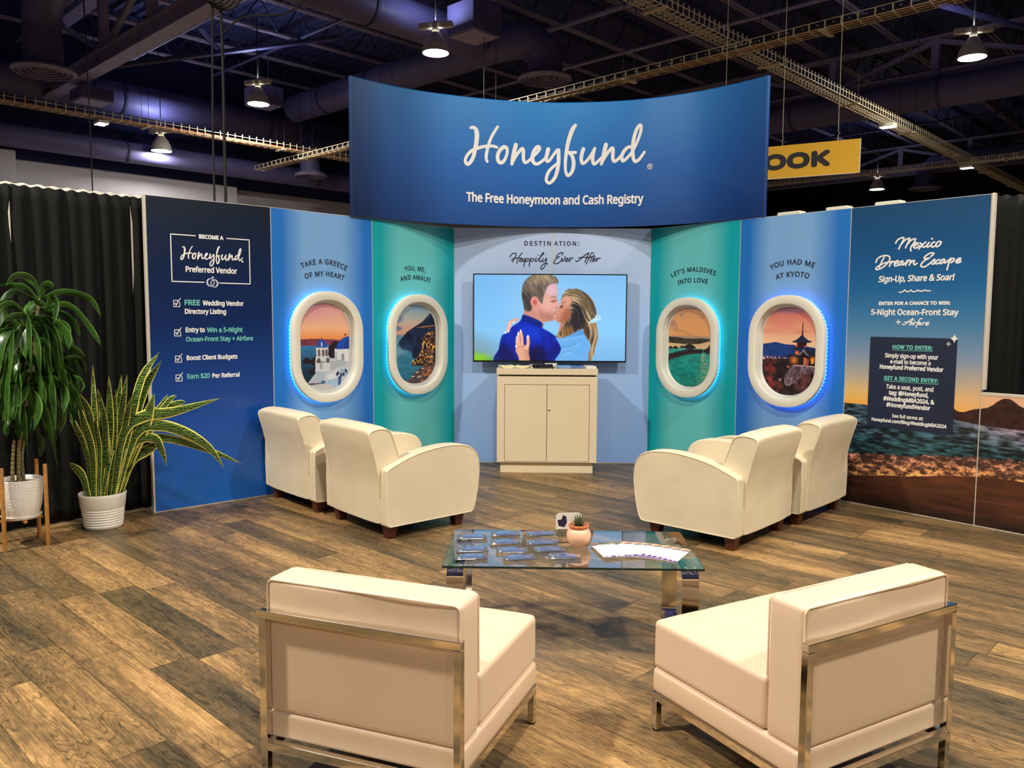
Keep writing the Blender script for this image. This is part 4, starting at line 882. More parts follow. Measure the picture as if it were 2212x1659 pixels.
def bx(p, pts, rgb, a=1.0): p.fill(p.poly(pts), rgb, a)
def paint_greece(X, Y):
    p = Paint(X, Y); D = lambda cx, cy: ((cx-175)/560, 1-(cy-315)/1020)
    q = lambda L: [D(*c) for c in L]
    p.vgrad([(0, (245, 140, 80)), (.56, (245, 140, 80)), (.62, (250, 160, 96)), (.72, (250, 190, 150)), (.86, (230, 165, 165)), (1, (205, 125, 170))])
    p.fill(np.clip(X*1.1-.1, 0, 1)*np.clip((Y-.6)*3, 0, 1), (246, 200, 156), .6)
    p.fill(p.spoly(q([(150, 740), (280, 728), (400, 732), (520, 738), (760, 770), (760, 830), (150, 830)])), (128, 62, 78)); p.shade(.8+.4*vnoise(X, Y, 12, 20, 3), (Y < D(0, 725)[1]).astype(float))
    p.vgrad([(0, (28, 44, 52)), (.25, (30, 62, 88)), (.53, (62, 132, 186))], (Y < D(0, 806)[1]).astype(float)); p.shade(.8+.4*vnoise(X, Y, 14, 60, 5), (Y < D(0, 806)[1]).astype(float))
    for L in ([(195, 1000), (240, 940), (300, 980), (270, 1020)], [(290, 980), (345, 930), (360, 1040), (300, 1030)], [(260, 1090), (340, 1060), (360, 1150), (280, 1140)], [(490, 830), (560, 760), (620, 800), (600, 960), (500, 940)]): p.fill(p.spoly(q(L)), (38, 34, 38)); 
    for L in ([(240, 1260), (340, 1130), (360, 1000), (520, 960), (760, 980), (760, 1345), (240, 1345)],): bx(p, q(L), (204, 212, 222))
    p.shade(.82+.3*vnoise(X, Y, 7, 9, 9, 3), (p.poly(q([(240, 1260), (340, 1130), (360, 1000), (520, 960), (760, 980), (760, 1345), (240, 1345)]))))
    bx(p, q([(560, 850), (760, 850), (760, 1010), (560, 1010)]), (226, 229, 234)); bx(p, q([(640, 920), (672, 908), (674, 1000), (642, 1000)]), (150, 154, 166)); bx(p, q([(565, 890), (588, 890), (588, 1000), (565, 1000)]), (190, 194, 204))
    p.fill(p.ell(*D(745, 858), .29, .150)*(Y > D(0, 858)[1]), (34, 80, 182)); p.fill(p.ell(*D(790, 850), .22, .13)*(Y > D(0, 858)[1]), (20, 54, 140), .6)
    bx(p, q([(684, 670), (692, 670), (692, 708), (684, 708)]), (110, 60, 50)); bx(p, q([(674, 680), (702, 680), (702, 688), (674, 688)]), (110, 60, 50))
    bx(p, q([(352, 826), (490, 826), (486, 940), (356, 940)]), (224, 224, 228))
    for x0 in (372, 418, 456): p.fill(p.spoly(q([(x0, 930), (x0, 870), (x0+13, 848), (x0+26, 870), (x0+26, 930)]), 3), (112, 98, 92))
    bx(p, q([(345, 936), (500, 936), (505, 1110), (340, 1110)]), (214, 217, 224))
    for x0 in (362, 464): p.fill(p.spoly(q([(x0, 1010), (x0, 970), (x0+18, 950), (x0+36, 970), (x0+36, 1010)]), 3), (104, 92, 92))
    bx(p, q([(352, 982), (450, 1000), (450, 1010), (352, 992)]), (60, 56, 60)); bx(p, q([(395, 1000), (420, 1000), (420, 1090), (388, 1070)]), (170, 170, 180))
    p.fill(p.spoly(q([(362, 830), (378, 760), (416, 740), (456, 765), (468, 830)]), 4), (38, 84, 186)); bx(p, q([(408, 770), (424, 770), (424, 822), (408, 822)]), (206, 210, 220)); bx(p, q([(355, 824), (488, 824), (488, 834), (355, 834)]), (34, 70, 150))
    bx(p, q([(412, 708), (418, 708), (418, 742), (412, 742)]), (110, 60, 50)); bx(p, q([(402, 718), (430, 718), (430, 724), (402, 724)]), (110, 60, 50))
    for L, c in (([(350, 1100), (440, 1130), (430, 1240), (340, 1210)], (176, 192, 208)), ([(470, 1160), (560, 1120), (600, 1180), (500, 1220)], (228, 230, 234)), ([(480, 1215), (600, 1200), (600, 1330), (470, 1270)], (170, 196, 224)), ([(620, 1100), (700, 1090), (720, 1180), (640, 1190)], (150, 176, 206)), ([(600, 1180), (640, 1180), (625, 1290), (600, 1300)], (66, 88, 150)), ([(405, 1220), (450, 1225), (445, 1270), (408, 1262)], (64, 100, 170)), ([(500, 1000), (640, 980), (720, 1020), (640, 1060), (520, 1110)], (180, 186, 196))): bx(p, q(L), c)
    for (cx, cy) in ((600, 1140), (690, 1120), (660, 1160), (585, 1155), (715, 1150), (630, 1165)): p.fill(p.spoly(q([(cx-14, cy), (cx, cy-26), (cx+14, cy), (cx, cy+24)]), 3), (48, 50, 84))
    bx(p, q([(250, 1240), (420, 1248), (420, 1262), (250, 1258)]), (70, 66, 68)); p.fill(p.ell(*D(400, 1345), .32, .088), (206, 203, 200))
    return p.c
def paint_amalfi(X, Y):
    p = Paint(X, Y); D = lambda cx, cy: ((cx-1310)/445, 1-(cy-335)/930); q = lambda L: [D(*c) for c in L]
    p.vgrad([(.6, (220, 146, 126)), (.68, (224, 168, 140)), (.8, (200, 190, 172)), (1, (116, 160, 190))])
    p.fill(p.ell(*D(1330, 610), .12, .03, .6), (110, 124, 160)); p.fill(p.ell(*D(1330, 500), .16, .05, .6), (110, 130, 160), .7); p.fill(p.ell(*D(1440, 365), .1, .01, .8), (200, 210, 220))
    p.vgrad([(0, (44, 104, 134)), (.3, (56, 132, 160)), (.5, (70, 140, 170)), (.62, (120, 150, 176))], (Y < D(0, 682)[1]).astype(float)); p.shade(.82+.36*vnoise(X, Y, 8, 30, 5), (Y < D(0, 682)[1]).astype(float))
    mt = q([(1710, 412), (1760, 500), (1765, 1000), (1600, 980), (1500, 960), (1480, 880), (1380, 856), (1348, 790), (1362, 745), (1440, 650), (1510, 600), (1600, 540), (1680, 450)])
    k = p.poly(mt); p.fill(k, (30, 42, 72)); p.shade(.35+1.3*vnoise(X, Y, 11, 16, 8, 5), k)
    p.fill(p.ell(*D(1360, 880), .16, .05, .9), (150, 184, 200), .5)
    town = p.poly(q([(1770, 640), (1660, 660), (1600, 740), (1600, 840), (1560, 940), (1490, 1000), (1490, 1050), (1600, 1060), (1770, 1050)]))
    bu = np.floor(X*26+3*np.floor(Y*40)*.37); bv = np.floor(Y*44); rs = np.random.RandomState(3); T = rs.rand(64, 64, 3); sel = T[(bu.astype(int)) % 64, (bv.astype(int)) % 64]
    pal = np.array([(226, 132, 62), (120, 70, 58), (216, 160, 128), (64, 44, 50), (250, 176, 84), (150, 92, 84), (190, 150, 150), (92, 62, 62)], float); c = pal[(sel[..., 0]*8).astype(int)]*(.7+.5*sel[..., 1:2])
    g = np.clip(vnoise(X, Y, 20, 28, 14)*1.5-.25, .2, 1.2); p.c = p.c*(1-town[..., None])+c*g[..., None]*town[..., None]
    lg = (vnoise(X, Y, 30, 44, 19, 2) > .66)*np.clip(town+p.poly(q([(1530, 600), (1760, 570), (1760, 620), (1560, 612)])), 0, 1); p.fill(lg.astype(float), (255, 190, 100))
    p.fill(p.poly(q([(1545, 598), (1640, 584), (1755, 574), (1755, 586), (1600, 604)])), (220, 130, 70), .8)
    b_ = p.poly(q([(1400, 1270), (1500, 1160), (1600, 1062), (1765, 1040), (1765, 1270)])); p.fill(b_, (92, 74, 78)); p.shade(.7+.6*vnoise(X, Y, 14, 20, 23), b_)
    for cx, cy in ((1550, 1130), (1580, 1180), (1635, 1170), (1500, 1180), (1610, 1090), (1680, 1120), (1560, 1190), (1690, 1180)): p.fill(p.ell(*D(cx, cy), .035, .006), (235, 225, 215))
    p.fill(p.poly(q([(1480, 1035), (1590, 1048), (1590, 1056), (1480, 1048)])), (60, 40, 40)); p.fill(p.poly(q([(1430, 1138), (1510, 1144), (1510, 1152), (1430, 1146)])), (60, 70, 80))
    p.fill(b_*(vnoise(X, Y, 18, 26, 29, 3) > .6)*(X > .62), (200, 110, 60), .7)
    return p.c
def paint_maldives(X, Y):
    p = Paint(X, Y); D = lambda cx, cy: ((cx-250)/475, 1-(cy-340)/905); q = lambda L: [D(*c) for c in L]
    p.vgrad([(.62, (240, 168, 112)), (.7, (246, 172, 104)), (.85, (238, 172, 112)), (.95, (226, 160, 114)), (1, (190, 140, 112))])
    cl = vnoise(X, Y, 4, 8, 61, 5); cm = np.clip((cl-.5)*6, 0, 1)*np.clip(p.ell(*D(500, 520), .42, .12, .8)+p.ell(*D(315, 490), .12, .05, .8)+p.ell(*D(430, 470), .14, .07, .8), 0, 1); p.fill(cm, (164, 128, 126), .85)
    p.vgrad([(0, (24, 130, 120)), (.2, (22, 148, 138)), (.45, (52, 160, 146))], (Y < D(0, 800)[1]).astype(float))
    p.fill(p.poly(q([(240, 664), (730, 664), (730, 690), (240, 680)])), (180, 150, 130))
    k = p.spoly(q([(240, 672), (330, 678), (480, 690), (620, 686), (740, 694), (740, 716), (600, 746), (440, 756), (240, 742)])); p.fill(k, (66, 62, 46)); p.shade(.45+1.1*vnoise(X, Y, 24, 50, 63, 4), k)
    p.fill(p.poly(q([(240, 742), (440, 756), (600, 748), (740, 704), (740, 790), (560, 800), (240, 800)])), (228, 190, 140))
    p.fill(p.poly(q([(555, 795), (730, 776), (730, 800), (560, 805)])), (240, 200, 140)); p.fill(p.poly(q([(300, 800), (560, 800), (600, 826), (300, 830)])), (90, 168, 156), .8)
    hut = lambda cx, cy, w, h: (p.fill(p.spoly(q([(cx-w, cy), (cx-w*.7, cy-h*.6), (cx, cy-h), (cx+w*.7, cy-h*.6), (cx+w, cy), (cx, cy+h*.25)]), 4), (44, 40, 36)), p.fill(p.poly(q([(cx-w*.5, cy-h*.1), (cx+w*.5, cy-h*.1), (cx+w*.5, cy+h*.5), (cx-w*.5, cy+h*.5)])), (58, 48, 40), .9))
    hut(490, 798, 68, 46); hut(410, 792, 34, 18); hut(275, 808, 26, 24); hut(330, 806, 32, 26); hut(690, 838, 52, 48); hut(715, 790, 28, 34)
    for i, t in enumerate(np.linspace(0, 1, 10)): hut(258+t*350, 926-t*86-18*math.sin(t*PI), 46-t*12, 50-t*14)
    w = (Y < D(0, 900)[1]).astype(float); p.shade(.72+.5*vnoise(X, Y, 10, 26, 71, 5), w)
    sr = np.exp(-((X-D(650, 0)[0]-.15*(D(0, 880)[1]-Y))/(.05+.5*np.clip(D(0, 880)[1]-Y, 0, 1)))**2)*(Y < D(0, 868)[1])*np.clip(vnoise(X, Y, 30, 60, 73, 3)*1.6-.3, 0, 1)
    p.fill(sr*.75, (214, 196, 130)); p.fill(p.poly(q([(626, 850), (644, 850), (646, 940), (622, 940)])), (220, 200, 150), .5)
    for cx, cy in ((300, 1085), (515, 1090), (560, 1180), (550, 1160)): p.fill(p.ell(*D(cx, cy), .03, .008, .6), (14, 84, 84), .8)
    return p.c
def paint_kyoto(X, Y):
    p = Paint(X, Y); D = lambda cx, cy: ((cx-1310)/585, 1-(cy-315)/1000); q = lambda L: [D(*c) for c in L]
    p.vgrad([(.5, (250, 206, 160)), (.62, (250, 198, 156)), (.8, (240, 160, 132)), (.91, (222, 128, 116)), (.95, (160, 108, 130)), (1, (142, 104, 132))])
    p.fill(np.clip(vnoise(X, Y, 3, 12, 81)-.45, 0, 1)*2*(Y > .7), (226, 120, 112), .5)
    p.fill(p.spoly(q([(1290, 740), (1380, 728), (1460, 715), (1560, 735), (1700, 745), (1920, 780), (1920, 900), (1290, 900)])), (34, 66, 138)); k = (Y < D(0, 730)[1])*(Y > D(0, 900)[1]); p.shade(.8+.35*vnoise(X, Y, 14, 22, 83), k.astype(float))
    p.fill(p.poly(q([(1300, 882), (1720, 870), (1720, 930), (1300, 930)])), (60, 48, 84)); lt = (vnoise(X, Y, 60, 80, 85, 2) > .6)*(Y < D(0, 880)[1])*(Y > D(0, 925)[1])*(X < .72); p.fill(lt.astype(float), (236, 206, 216))
    p.fill(p.poly(q([(1300, 920), (1480, 905), (1640, 890), (1900, 940), (1900, 1320), (1300, 1320)])), (44, 30, 34)); fr = vnoise(X, Y, 14, 20, 87, 5); k = (Y < D(0, 900)[1]).astype(float); p.shade(.4+1.2*fr, k)
    for cx, cy, rx, ry, rgb in ((1410, 990, .12, .08, (140, 46, 36)), (1390, 1180, .11, .07, (160, 60, 50)), (1480, 1230, .12, .05, (130, 50, 44)), (1780, 1150, .2, .1, (110, 62, 62)), (1860, 1080, .1, .07, (96, 52, 52))): p.fill(p.ell(cx=D(cx, cy)[0], cy=D(cx, cy)[1], rx=rx, ry=ry, soft=.8)*np.clip(fr*2.4-.6, 0, 1), rgb)
    pth = p.spoly(q([(1620, 990), (1720, 965), (1890, 970), (1890, 1040), (1760, 1080), (1700, 1160), (1590, 1210), (1570, 1120)])); p.fill(pth*np.clip(vnoise(X, Y, 30, 40, 91, 4)*1.7-.3, 0, 1), (150, 126, 142))
    p.fill(p.poly(q([(1690, 960), (1890, 968), (1890, 980), (1640, 975)])), (190, 160, 150))
    R = (30, 44, 74)
    bx(p, q([(1746, 478), (1752, 478), (1756, 630), (1740, 630)]), (58, 34, 40))
    p.fill(p.poly(q([(1634, 702), (1680, 686), (1720, 650), (1746, 620), (1776, 655), (1812, 684), (1856, 694), (1830, 712), (1660, 714)])), R)
    bx(p, q([(1690, 708), (1800, 708), (1790, 770), (1700, 770)]), (52, 26, 34)); bx(p, q([(1676, 740), (1700, 738), (1700, 762), (1676, 762)]), (214, 84, 74)); bx(p, q([(1770, 744), (1798, 744), (1798, 762), (1770, 762)]), (190, 80, 64))
    p.fill(p.poly(q([(1624, 780), (1690, 764), (1780, 762), (1900, 782), (1900, 860), (1850, 862), (1680, 800)])), R)
    bx(p, q([(1690, 800), (1890, 840), (1890, 965), (1680, 960)]), (44, 26, 30)); p.fill(p.poly(q([(1690, 860), (1740, 820), (1768, 776), (1800, 830), (1836, 862), (1800, 850), (1766, 810), (1730, 850)])), (132, 126, 150))
    for L, c in (([(1770, 880), (1798, 880), (1798, 960), (1770, 960)], (212, 116, 80)), ([(1806, 890), (1822, 890), (1822, 960), (1806, 960)], (190, 90, 60)), ([(1676, 812), (1706, 812), (1700, 850), (1676, 850)], (206, 70, 66)), ([(1846, 884), (1876, 884), (1876, 940), (1846, 940)], (246, 170, 90)), ([(1590, 850), (1700, 846), (1690, 880), (1600, 880)], (30, 28, 50))): bx(p, q(L), c)
    for cx, cy, r in ((1666, 912, .06), (1865, 892, .04), (1700, 824, .03), (1604, 988, .02)): p.fill(p.ell(*D(cx, cy), r, r*.6, 1.6), (255, 150, 50), .9)
    bx(p, q([(1500, 1128), (1535, 1128), (1535, 1160), (1500, 1160)]), (176, 130, 124), .8)
    return p.c
window(P2, .510, 1.257, paint_greece, 'white airplane window with blue-domed church view, blue-lit rim, second panel', (0.0, .50, 1.0, 1), 1.7)
window(P3, .510, 1.255, paint_amalfi, 'white airplane window with cliff town view, left of the television', (0.0, .50, .95, 1), 1.4)
window(P6, .537, 1.239, paint_maldives, 'white airplane window with turquoise lagoon and huts view', (0.0, .50, .95, 1), 1.4)
window(P7, .548, 1.243, paint_kyoto, 'white airplane window with pagoda view and deep blue lit rim', (0.0, .17, 1.0, 1), 2.6)

# ------------------------------------------------------------------ television
def paint_tv(X, Y):
    p = Paint(X, Y); D = lambda cx, cy: ((cx-150)/1958, 1-(cy-88)/1112); q = lambda L: [D(*c) for c in L]
    def S(L, rgb, a=1.0, n=5, b=1, within=None):
        m = p.blur(p.spoly(q(L), n), b) if b else p.spoly(q(L), n)
        p.fill(m if within is None else m*within, rgb, a); return m
    p.vgrad([(0, (124, 186, 236)), (.35, (140, 204, 250)), (.7, (136, 198, 248)), (1, (130, 188, 238))]); p.fill(p.ell(.42, .75, .25, .3, 1.5), (160, 216, 255), .35); p.fill(p.ell(.05, .8, .2, .4, 1.5), (108, 176, 236), .4)
    k = np.clip((D(0, 850)[1]+.08-.55*X-Y)*5, 0, 1)*np.clip(1.3-X*4.2, 0, 1); p.fill(k, (126, 160, 172), .8)
    k = np.clip((.12-.55*X-Y)*9+.2, 0, 1)*np.clip((.24-X)*12, 0, 1); p.fill(k, (96, 176, 30), .95); p.fill(p.ell(.02, .03, .07, .05, 1.0), (156, 220, 40), .6)
    fg = vnoise(X, Y, 46, 30, 100, 3)
    # man: neck and navy shirt
    S([(800, 520), (960, 500), (1060, 560), (1060, 700), (1010, 780), (860, 660), (790, 600)], (206, 142, 126))
    sh = S([(785, 600), (900, 640), (1010, 700), (1030, 770), (1130, 830), (1210, 890), (1265, 980), (1275, 1060), (1220, 1230), (450, 1230), (470, 1050), (505, 890), (560, 840), (640, 760), (740, 690)], (6, 34, 164), 1, 6)
    S([(700, 740), (900, 740), (1000, 800), (1080, 880), (900, 940), (740, 860)], (18, 62, 214), .8, 5, 12, sh); S([(540, 900), (640, 820), (700, 900), (600, 1000)], (12, 46, 186), .7, 5, 10, sh)
    S([(860, 1040), (1040, 1020), (1100, 1230), (800, 1230)], (6, 12, 70), .95, 5, 9, sh); S([(440, 1120), (520, 960), (640, 1080), (720, 1240), (440, 1240)], (3, 14, 84), .9, 5, 9, sh); S([(1090, 1100), (1180, 1000), (1262, 960), (1270, 1060), (1170, 1220)], (4, 18, 110), .75, 5, 8, sh)
    for L in ([(1010, 830), (1060, 940), (1040, 1040)], [(620, 960), (700, 1080), (740, 1200)], [(1120, 860), (1160, 960), (1150, 1080)]): S([(x-6, y) for x, y in L]+[(x+7, y) for x, y in L[::-1]], (4, 20, 110), .7, 4, 3, sh)
    S([(780, 600), (900, 640), (1020, 700), (1024, 750), (890, 690), (770, 650)], (10, 40, 132)); S([(770, 650), (890, 692), (1024, 752), (1022, 764), (880, 706), (765, 662)], (4, 18, 84), .8, 4, 2)
    # man: profile looking right, eye closed
    fc = S([(960, 380), (1080, 230), (1190, 200), (1220, 260), (1224, 330), (1216, 380), (1236, 430), (1252, 482), (1228, 512), (1204, 530), (1212, 560), (1202, 590), (1206, 622), (1192, 660), (1150, 686), (1090, 690), (1030, 694), (970, 600), (920, 520)], (226, 166, 150), 1, 6)
    S([(1090, 240), (1190, 215), (1215, 300), (1200, 350), (1090, 340)], (222, 192, 214), .8, 5, 8, fc); S([(960, 520), (1080, 570), (1170, 620), (1170, 680), (1050, 700), (980, 640)], (184, 122, 108), .85, 5, 9, fc); S([(1090, 560), (1180, 590), (1190, 650), (1110, 670)], (176, 112, 100), .5, 5, 7, fc); S([(1020, 400), (1130, 380), (1160, 480), (1080, 540)], (240, 186, 170), .7, 5, 10, fc)
    S([(1130, 425), (1180, 410), (1222, 412), (1190, 436), (1150, 440)], (136, 80, 74), .8, 4, 2, fc); S([(1118, 390), (1170, 362), (1222, 366), (1222, 378), (1170, 382)], (146, 104, 86), .8, 4, 2, fc); S([(1200, 498), (1232, 506), (1216, 530), (1200, 526)], (196, 96, 90), .6, 4, 2); S([(1180, 562), (1214, 560), (1204, 600), (1182, 594)], (196, 88, 92), .7, 4, 2)
    hair = S([(760, 330), (778, 210), (850, 118), (960, 70), (1120, 84), (1200, 112), (1232, 150), (1226, 200), (1180, 195), (1100, 230), (1062, 320), (1040, 380), (1034, 452), (1004, 446), (960, 390), (900, 400), (890, 540), (810, 548), (775, 430)], (116, 102, 88), 1, 6)
    S([(756, 340), (830, 300), (910, 360), (896, 560), (790, 560), (768, 440)], (58, 56, 60), .85, 5, 10, hair); S([(860, 140), (980, 86), (1140, 90), (1226, 150), (1120, 190), (940, 190)], (170, 146, 116), .75, 5, 10, hair); S([(940, 250), (1060, 220), (1060, 330), (980, 400)], (90, 80, 74), .6, 5, 9, hair)
    hs_ = vnoise(X*1.0+.25*Y, Y, 110, 14, 101, 3); p.shade(.62+.76*hs_, hair)
    S([(872, 430), (900, 375), (950, 370), (975, 420), (968, 500), (935, 522), (895, 490)], (232, 146, 132)); S([(905, 430), (940, 405), (955, 450), (930, 480)], (176, 70, 70), .8, 5, 3)
    # woman: neck, blouse with collar and folds
    S([(1290, 640), (1440, 620), (1540, 780), (1400, 900), (1240, 880)], (196, 130, 104))
    bl = S([(1200, 890), (1300, 895), (1420, 850), (1540, 790), (1600, 880), (1640, 1000), (1640, 1120), (1600, 1230), (1215, 1230), (1265, 1090), (1275, 1030)], (106, 176, 238), 1, 6)
    S([(1370, 860), (1480, 800), (1560, 795), (1572, 850), (1440, 890)], (92, 158, 220), .95, 5, 2)
    for L, w in (([(1210, 905), (1320, 905), (1420, 880), (1560, 860)], 8), ([(1280, 1035), (1400, 1010), (1500, 960), (1540, 930)], 12), ([(1262, 1100), (1360, 1060), (1450, 1040)], 9), ([(1250, 1170), (1340, 1090), (1420, 1080), (1480, 1140)], 10), ([(1560, 960), (1600, 1060), (1600, 1180)], 10), ([(1420, 900), (1430, 980)], 6)):
        S([(x, y-w) for x, y in L]+[(x, y+w) for x, y in L[::-1]], (78, 144, 212), .75, 4, 3, bl); S([(x, y+w) for x, y in L]+[(x, y+3*w) for x, y in L[::-1]], (160, 216, 255), .6, 4, 4, bl)
    fw = S([(1270, 400), (1330, 330), (1420, 330), (1480, 440), (1460, 620), (1390, 730), (1300, 716), (1240, 702), (1198, 676), (1186, 640), (1212, 612), (1200, 580), (1214, 556), (1210, 540), (1236, 516), (1262, 470)], (214, 148, 120), 1, 6)
    S([(1310, 540), (1440, 500), (1430, 640), (1340, 730), (1250, 700)], (160, 88, 62), .8, 5, 9, fw); S([(1290, 380), (1360, 360), (1400, 440), (1320, 480)], (232, 170, 138), .7, 5, 8, fw)
    S([(1254, 488), (1300, 478), (1290, 506), (1256, 514)], (92, 54, 48), .85, 4, 2, fw); S([(1280, 442), (1330, 432), (1326, 444), (1282, 454)], (120, 76, 60), .7, 4, 2, fw); S([(1190, 600), (1226, 602), (1216, 652), (1190, 648)], (206, 84, 86), .8, 4, 2, fw); S([(1192, 618), (1208, 618), (1204, 640), (1192, 640)], (250, 240, 236), .9, 3, 1)
    # woman: tousled streaked hair, dark underneath, gathered into a pony tail
    top = S([(1268, 420), (1286, 350), (1320, 300), (1372, 262), (1420, 268), (1470, 262), (1540, 292), (1620, 344), (1686, 424), (1712, 500), (1728, 570), (1712, 630), (1660, 690), (1600, 770), (1500, 800), (1420, 850), (1340, 880), (1270, 900), (1206, 880), (1262, 820), (1300, 760), (1340, 690), (1400, 600), (1386, 500), (1410, 410), (1350, 352), (1300, 372)], (142, 120, 88), 1, 6)
    tail = S([(1620, 690), (1700, 670), (1728, 720), (1744, 800), (1752, 900), (1740, 960), (1716, 1050), (1700, 1130), (1676, 1190), (1640, 1210), (1634, 1120), (1656, 1040), (1650, 970), (1610, 900), (1570, 830), (1580, 760)], (156, 116, 76), 1, 6)
    S([(1396, 450), (1480, 430), (1560, 540), (1600, 700), (1560, 790), (1440, 840), (1330, 800), (1350, 690), (1410, 600)], (28, 26, 38), .97, 5, 8, np.clip(top+tail, 0, 1)); S([(1230, 900), (1300, 780), (1390, 740), (1430, 800), (1340, 890)], (178, 124, 66), .85, 5, 7, top); S([(1580, 790), (1640, 750), (1690, 860), (1700, 990), (1640, 940), (1610, 880)], (60, 44, 42), .85, 5, 6, tail)
    cx, cy = D(1400, 760); R = np.hypot((X-cx)*1.76, Y-cy); A = np.arctan2(Y-cy, (X-cx)*1.76)
    s1 = vnoise(R+.05*np.sin(A*3), A*.22, 62, 6, 111, 3); s2 = vnoise(X+.012*np.sin(Y*15), Y*.3, 110, 6, 117, 3); s1 = np.where(R > .16, s1, s2)
    dk = p.blur(p.spoly(q([(1410, 470), (1480, 450), (1550, 560), (1590, 720), (1540, 790), (1440, 830), (1340, 800), (1420, 600)]), 5), 8)
    for m, st in ((top, s1), (tail*.7, s2)):
        p.fill(m*np.clip((st-.50)*7, 0, 1)*(1-dk*.85), (232, 206, 160), .85); p.fill(m*np.clip((.46-st)*7, 0, 1), (64, 50, 44), .65)
    S([(1640, 690), (1700, 640), (1740, 630), (1726, 690), (1660, 710)], (186, 224, 250)); p.fill(p.ell(*D(1752, 640), .018, .034, .3), (196, 230, 252)); p.fill(p.ell(*D(1752, 632), .006, .012, .6), (140, 190, 236), .8)
    # her hands on his back: palm, thumb and four fingers
    F = lambda L, w, rgb: [p.fill(p.ell(*D(a[0]+(b_[0]-a[0])*t, a[1]+(b_[1]-a[1])*t), w/1958, w*.95/1112, .25), rgb) for a, b_ in zip(L[:-1], L[1:]) for t in np.linspace(0, 1, 9)]
    hd = S([(690, 1000), (730, 960), (800, 1000), (858, 1000), (860, 1110), (868, 1230), (755, 1230), (720, 1140), (690, 1080)], (232, 170, 140), 1, 6)
    S([(800, 1040), (870, 1010), (870, 1230), (820, 1230)], (200, 128, 100), .7, 5, 7, hd)
    for L, w in (([(712, 1010), (700, 960), (706, 912)], 17), ([(738, 1000), (726, 930), (722, 862)], 18), ([(772, 1000), (766, 900), (752, 830)], 19), ([(832, 1050), (848, 980), (846, 900)], 21)):
        F([(x+5, y+4) for x, y in L], w, (176, 108, 88)); F(L, w*.86, (238, 182, 154)); p.fill(p.ell(*D(L[-1][0], L[-1][1]-12), 12/1958, 22/1112, .3), (246, 236, 236))
    S([(680, 1005), (700, 1000), (704, 1026), (684, 1026)], (250, 246, 240))
    S([(560, 820), (590, 710), (660, 655), (740, 656), (700, 690), (640, 720), (600, 830)], (226, 170, 150)); S([(590, 700), (640, 690), (612, 800), (580, 820)], (238, 192, 174), 1, 4, 2); S([(545, 830), (566, 815), (566, 850), (548, 852)], (245, 240, 240)); S([(585, 805), (605, 805), (598, 836), (584, 836)], (245, 240, 240)); S([(648, 690), (675, 684), (668, 716), (650, 716)], (240, 235, 240))
    return p.c
TVX, TVY, TVZ, TVW, TVH = .383, 8.25, 1.518, 1.566, .898
TV = empty('television', (TVX, TVY, TVZ), 0, 'large wall television showing a kissing couple, above the cream cabinet', 'television')
MB().box(-TVW/2, TVW/2, .004, .035, -TVH/2, TVH/2).box(-.5, .5, .035, .06, -.3, .25).build('housing', M['black_plastic'], TV, smooth=None, bevel=.004)
mb = MB(); e = .011
mb.box(-TVW/2, TVW/2, -.004, .004, TVH/2-e, TVH/2); mb.box(-TVW/2, TVW/2, -.004, .004, -TVH/2, -TVH/2+e+.006); mb.box(-TVW/2, -TVW/2+e, -.004, .004, -TVH/2, TVH/2); mb.box(TVW/2-e, TVW/2, -.004, .004, -TVH/2, TVH/2)
mb.build('bezel', M['black_plastic'], TV, smooth=None)
picture_obj('screen', 560, 320, lambda X, Y: np.stack([(X-.5)*(TVW-2*e), 0*X-.001, -TVH/2+.017+Y*(TVH-.028)], -1), paint_tv, picture_mat('screen_glow', emission=.56), TV)
MB().box(-.3, .3, .06, .125, -.18, .18).build('wall_mount', M['black_plastic'], TV, smooth=None)

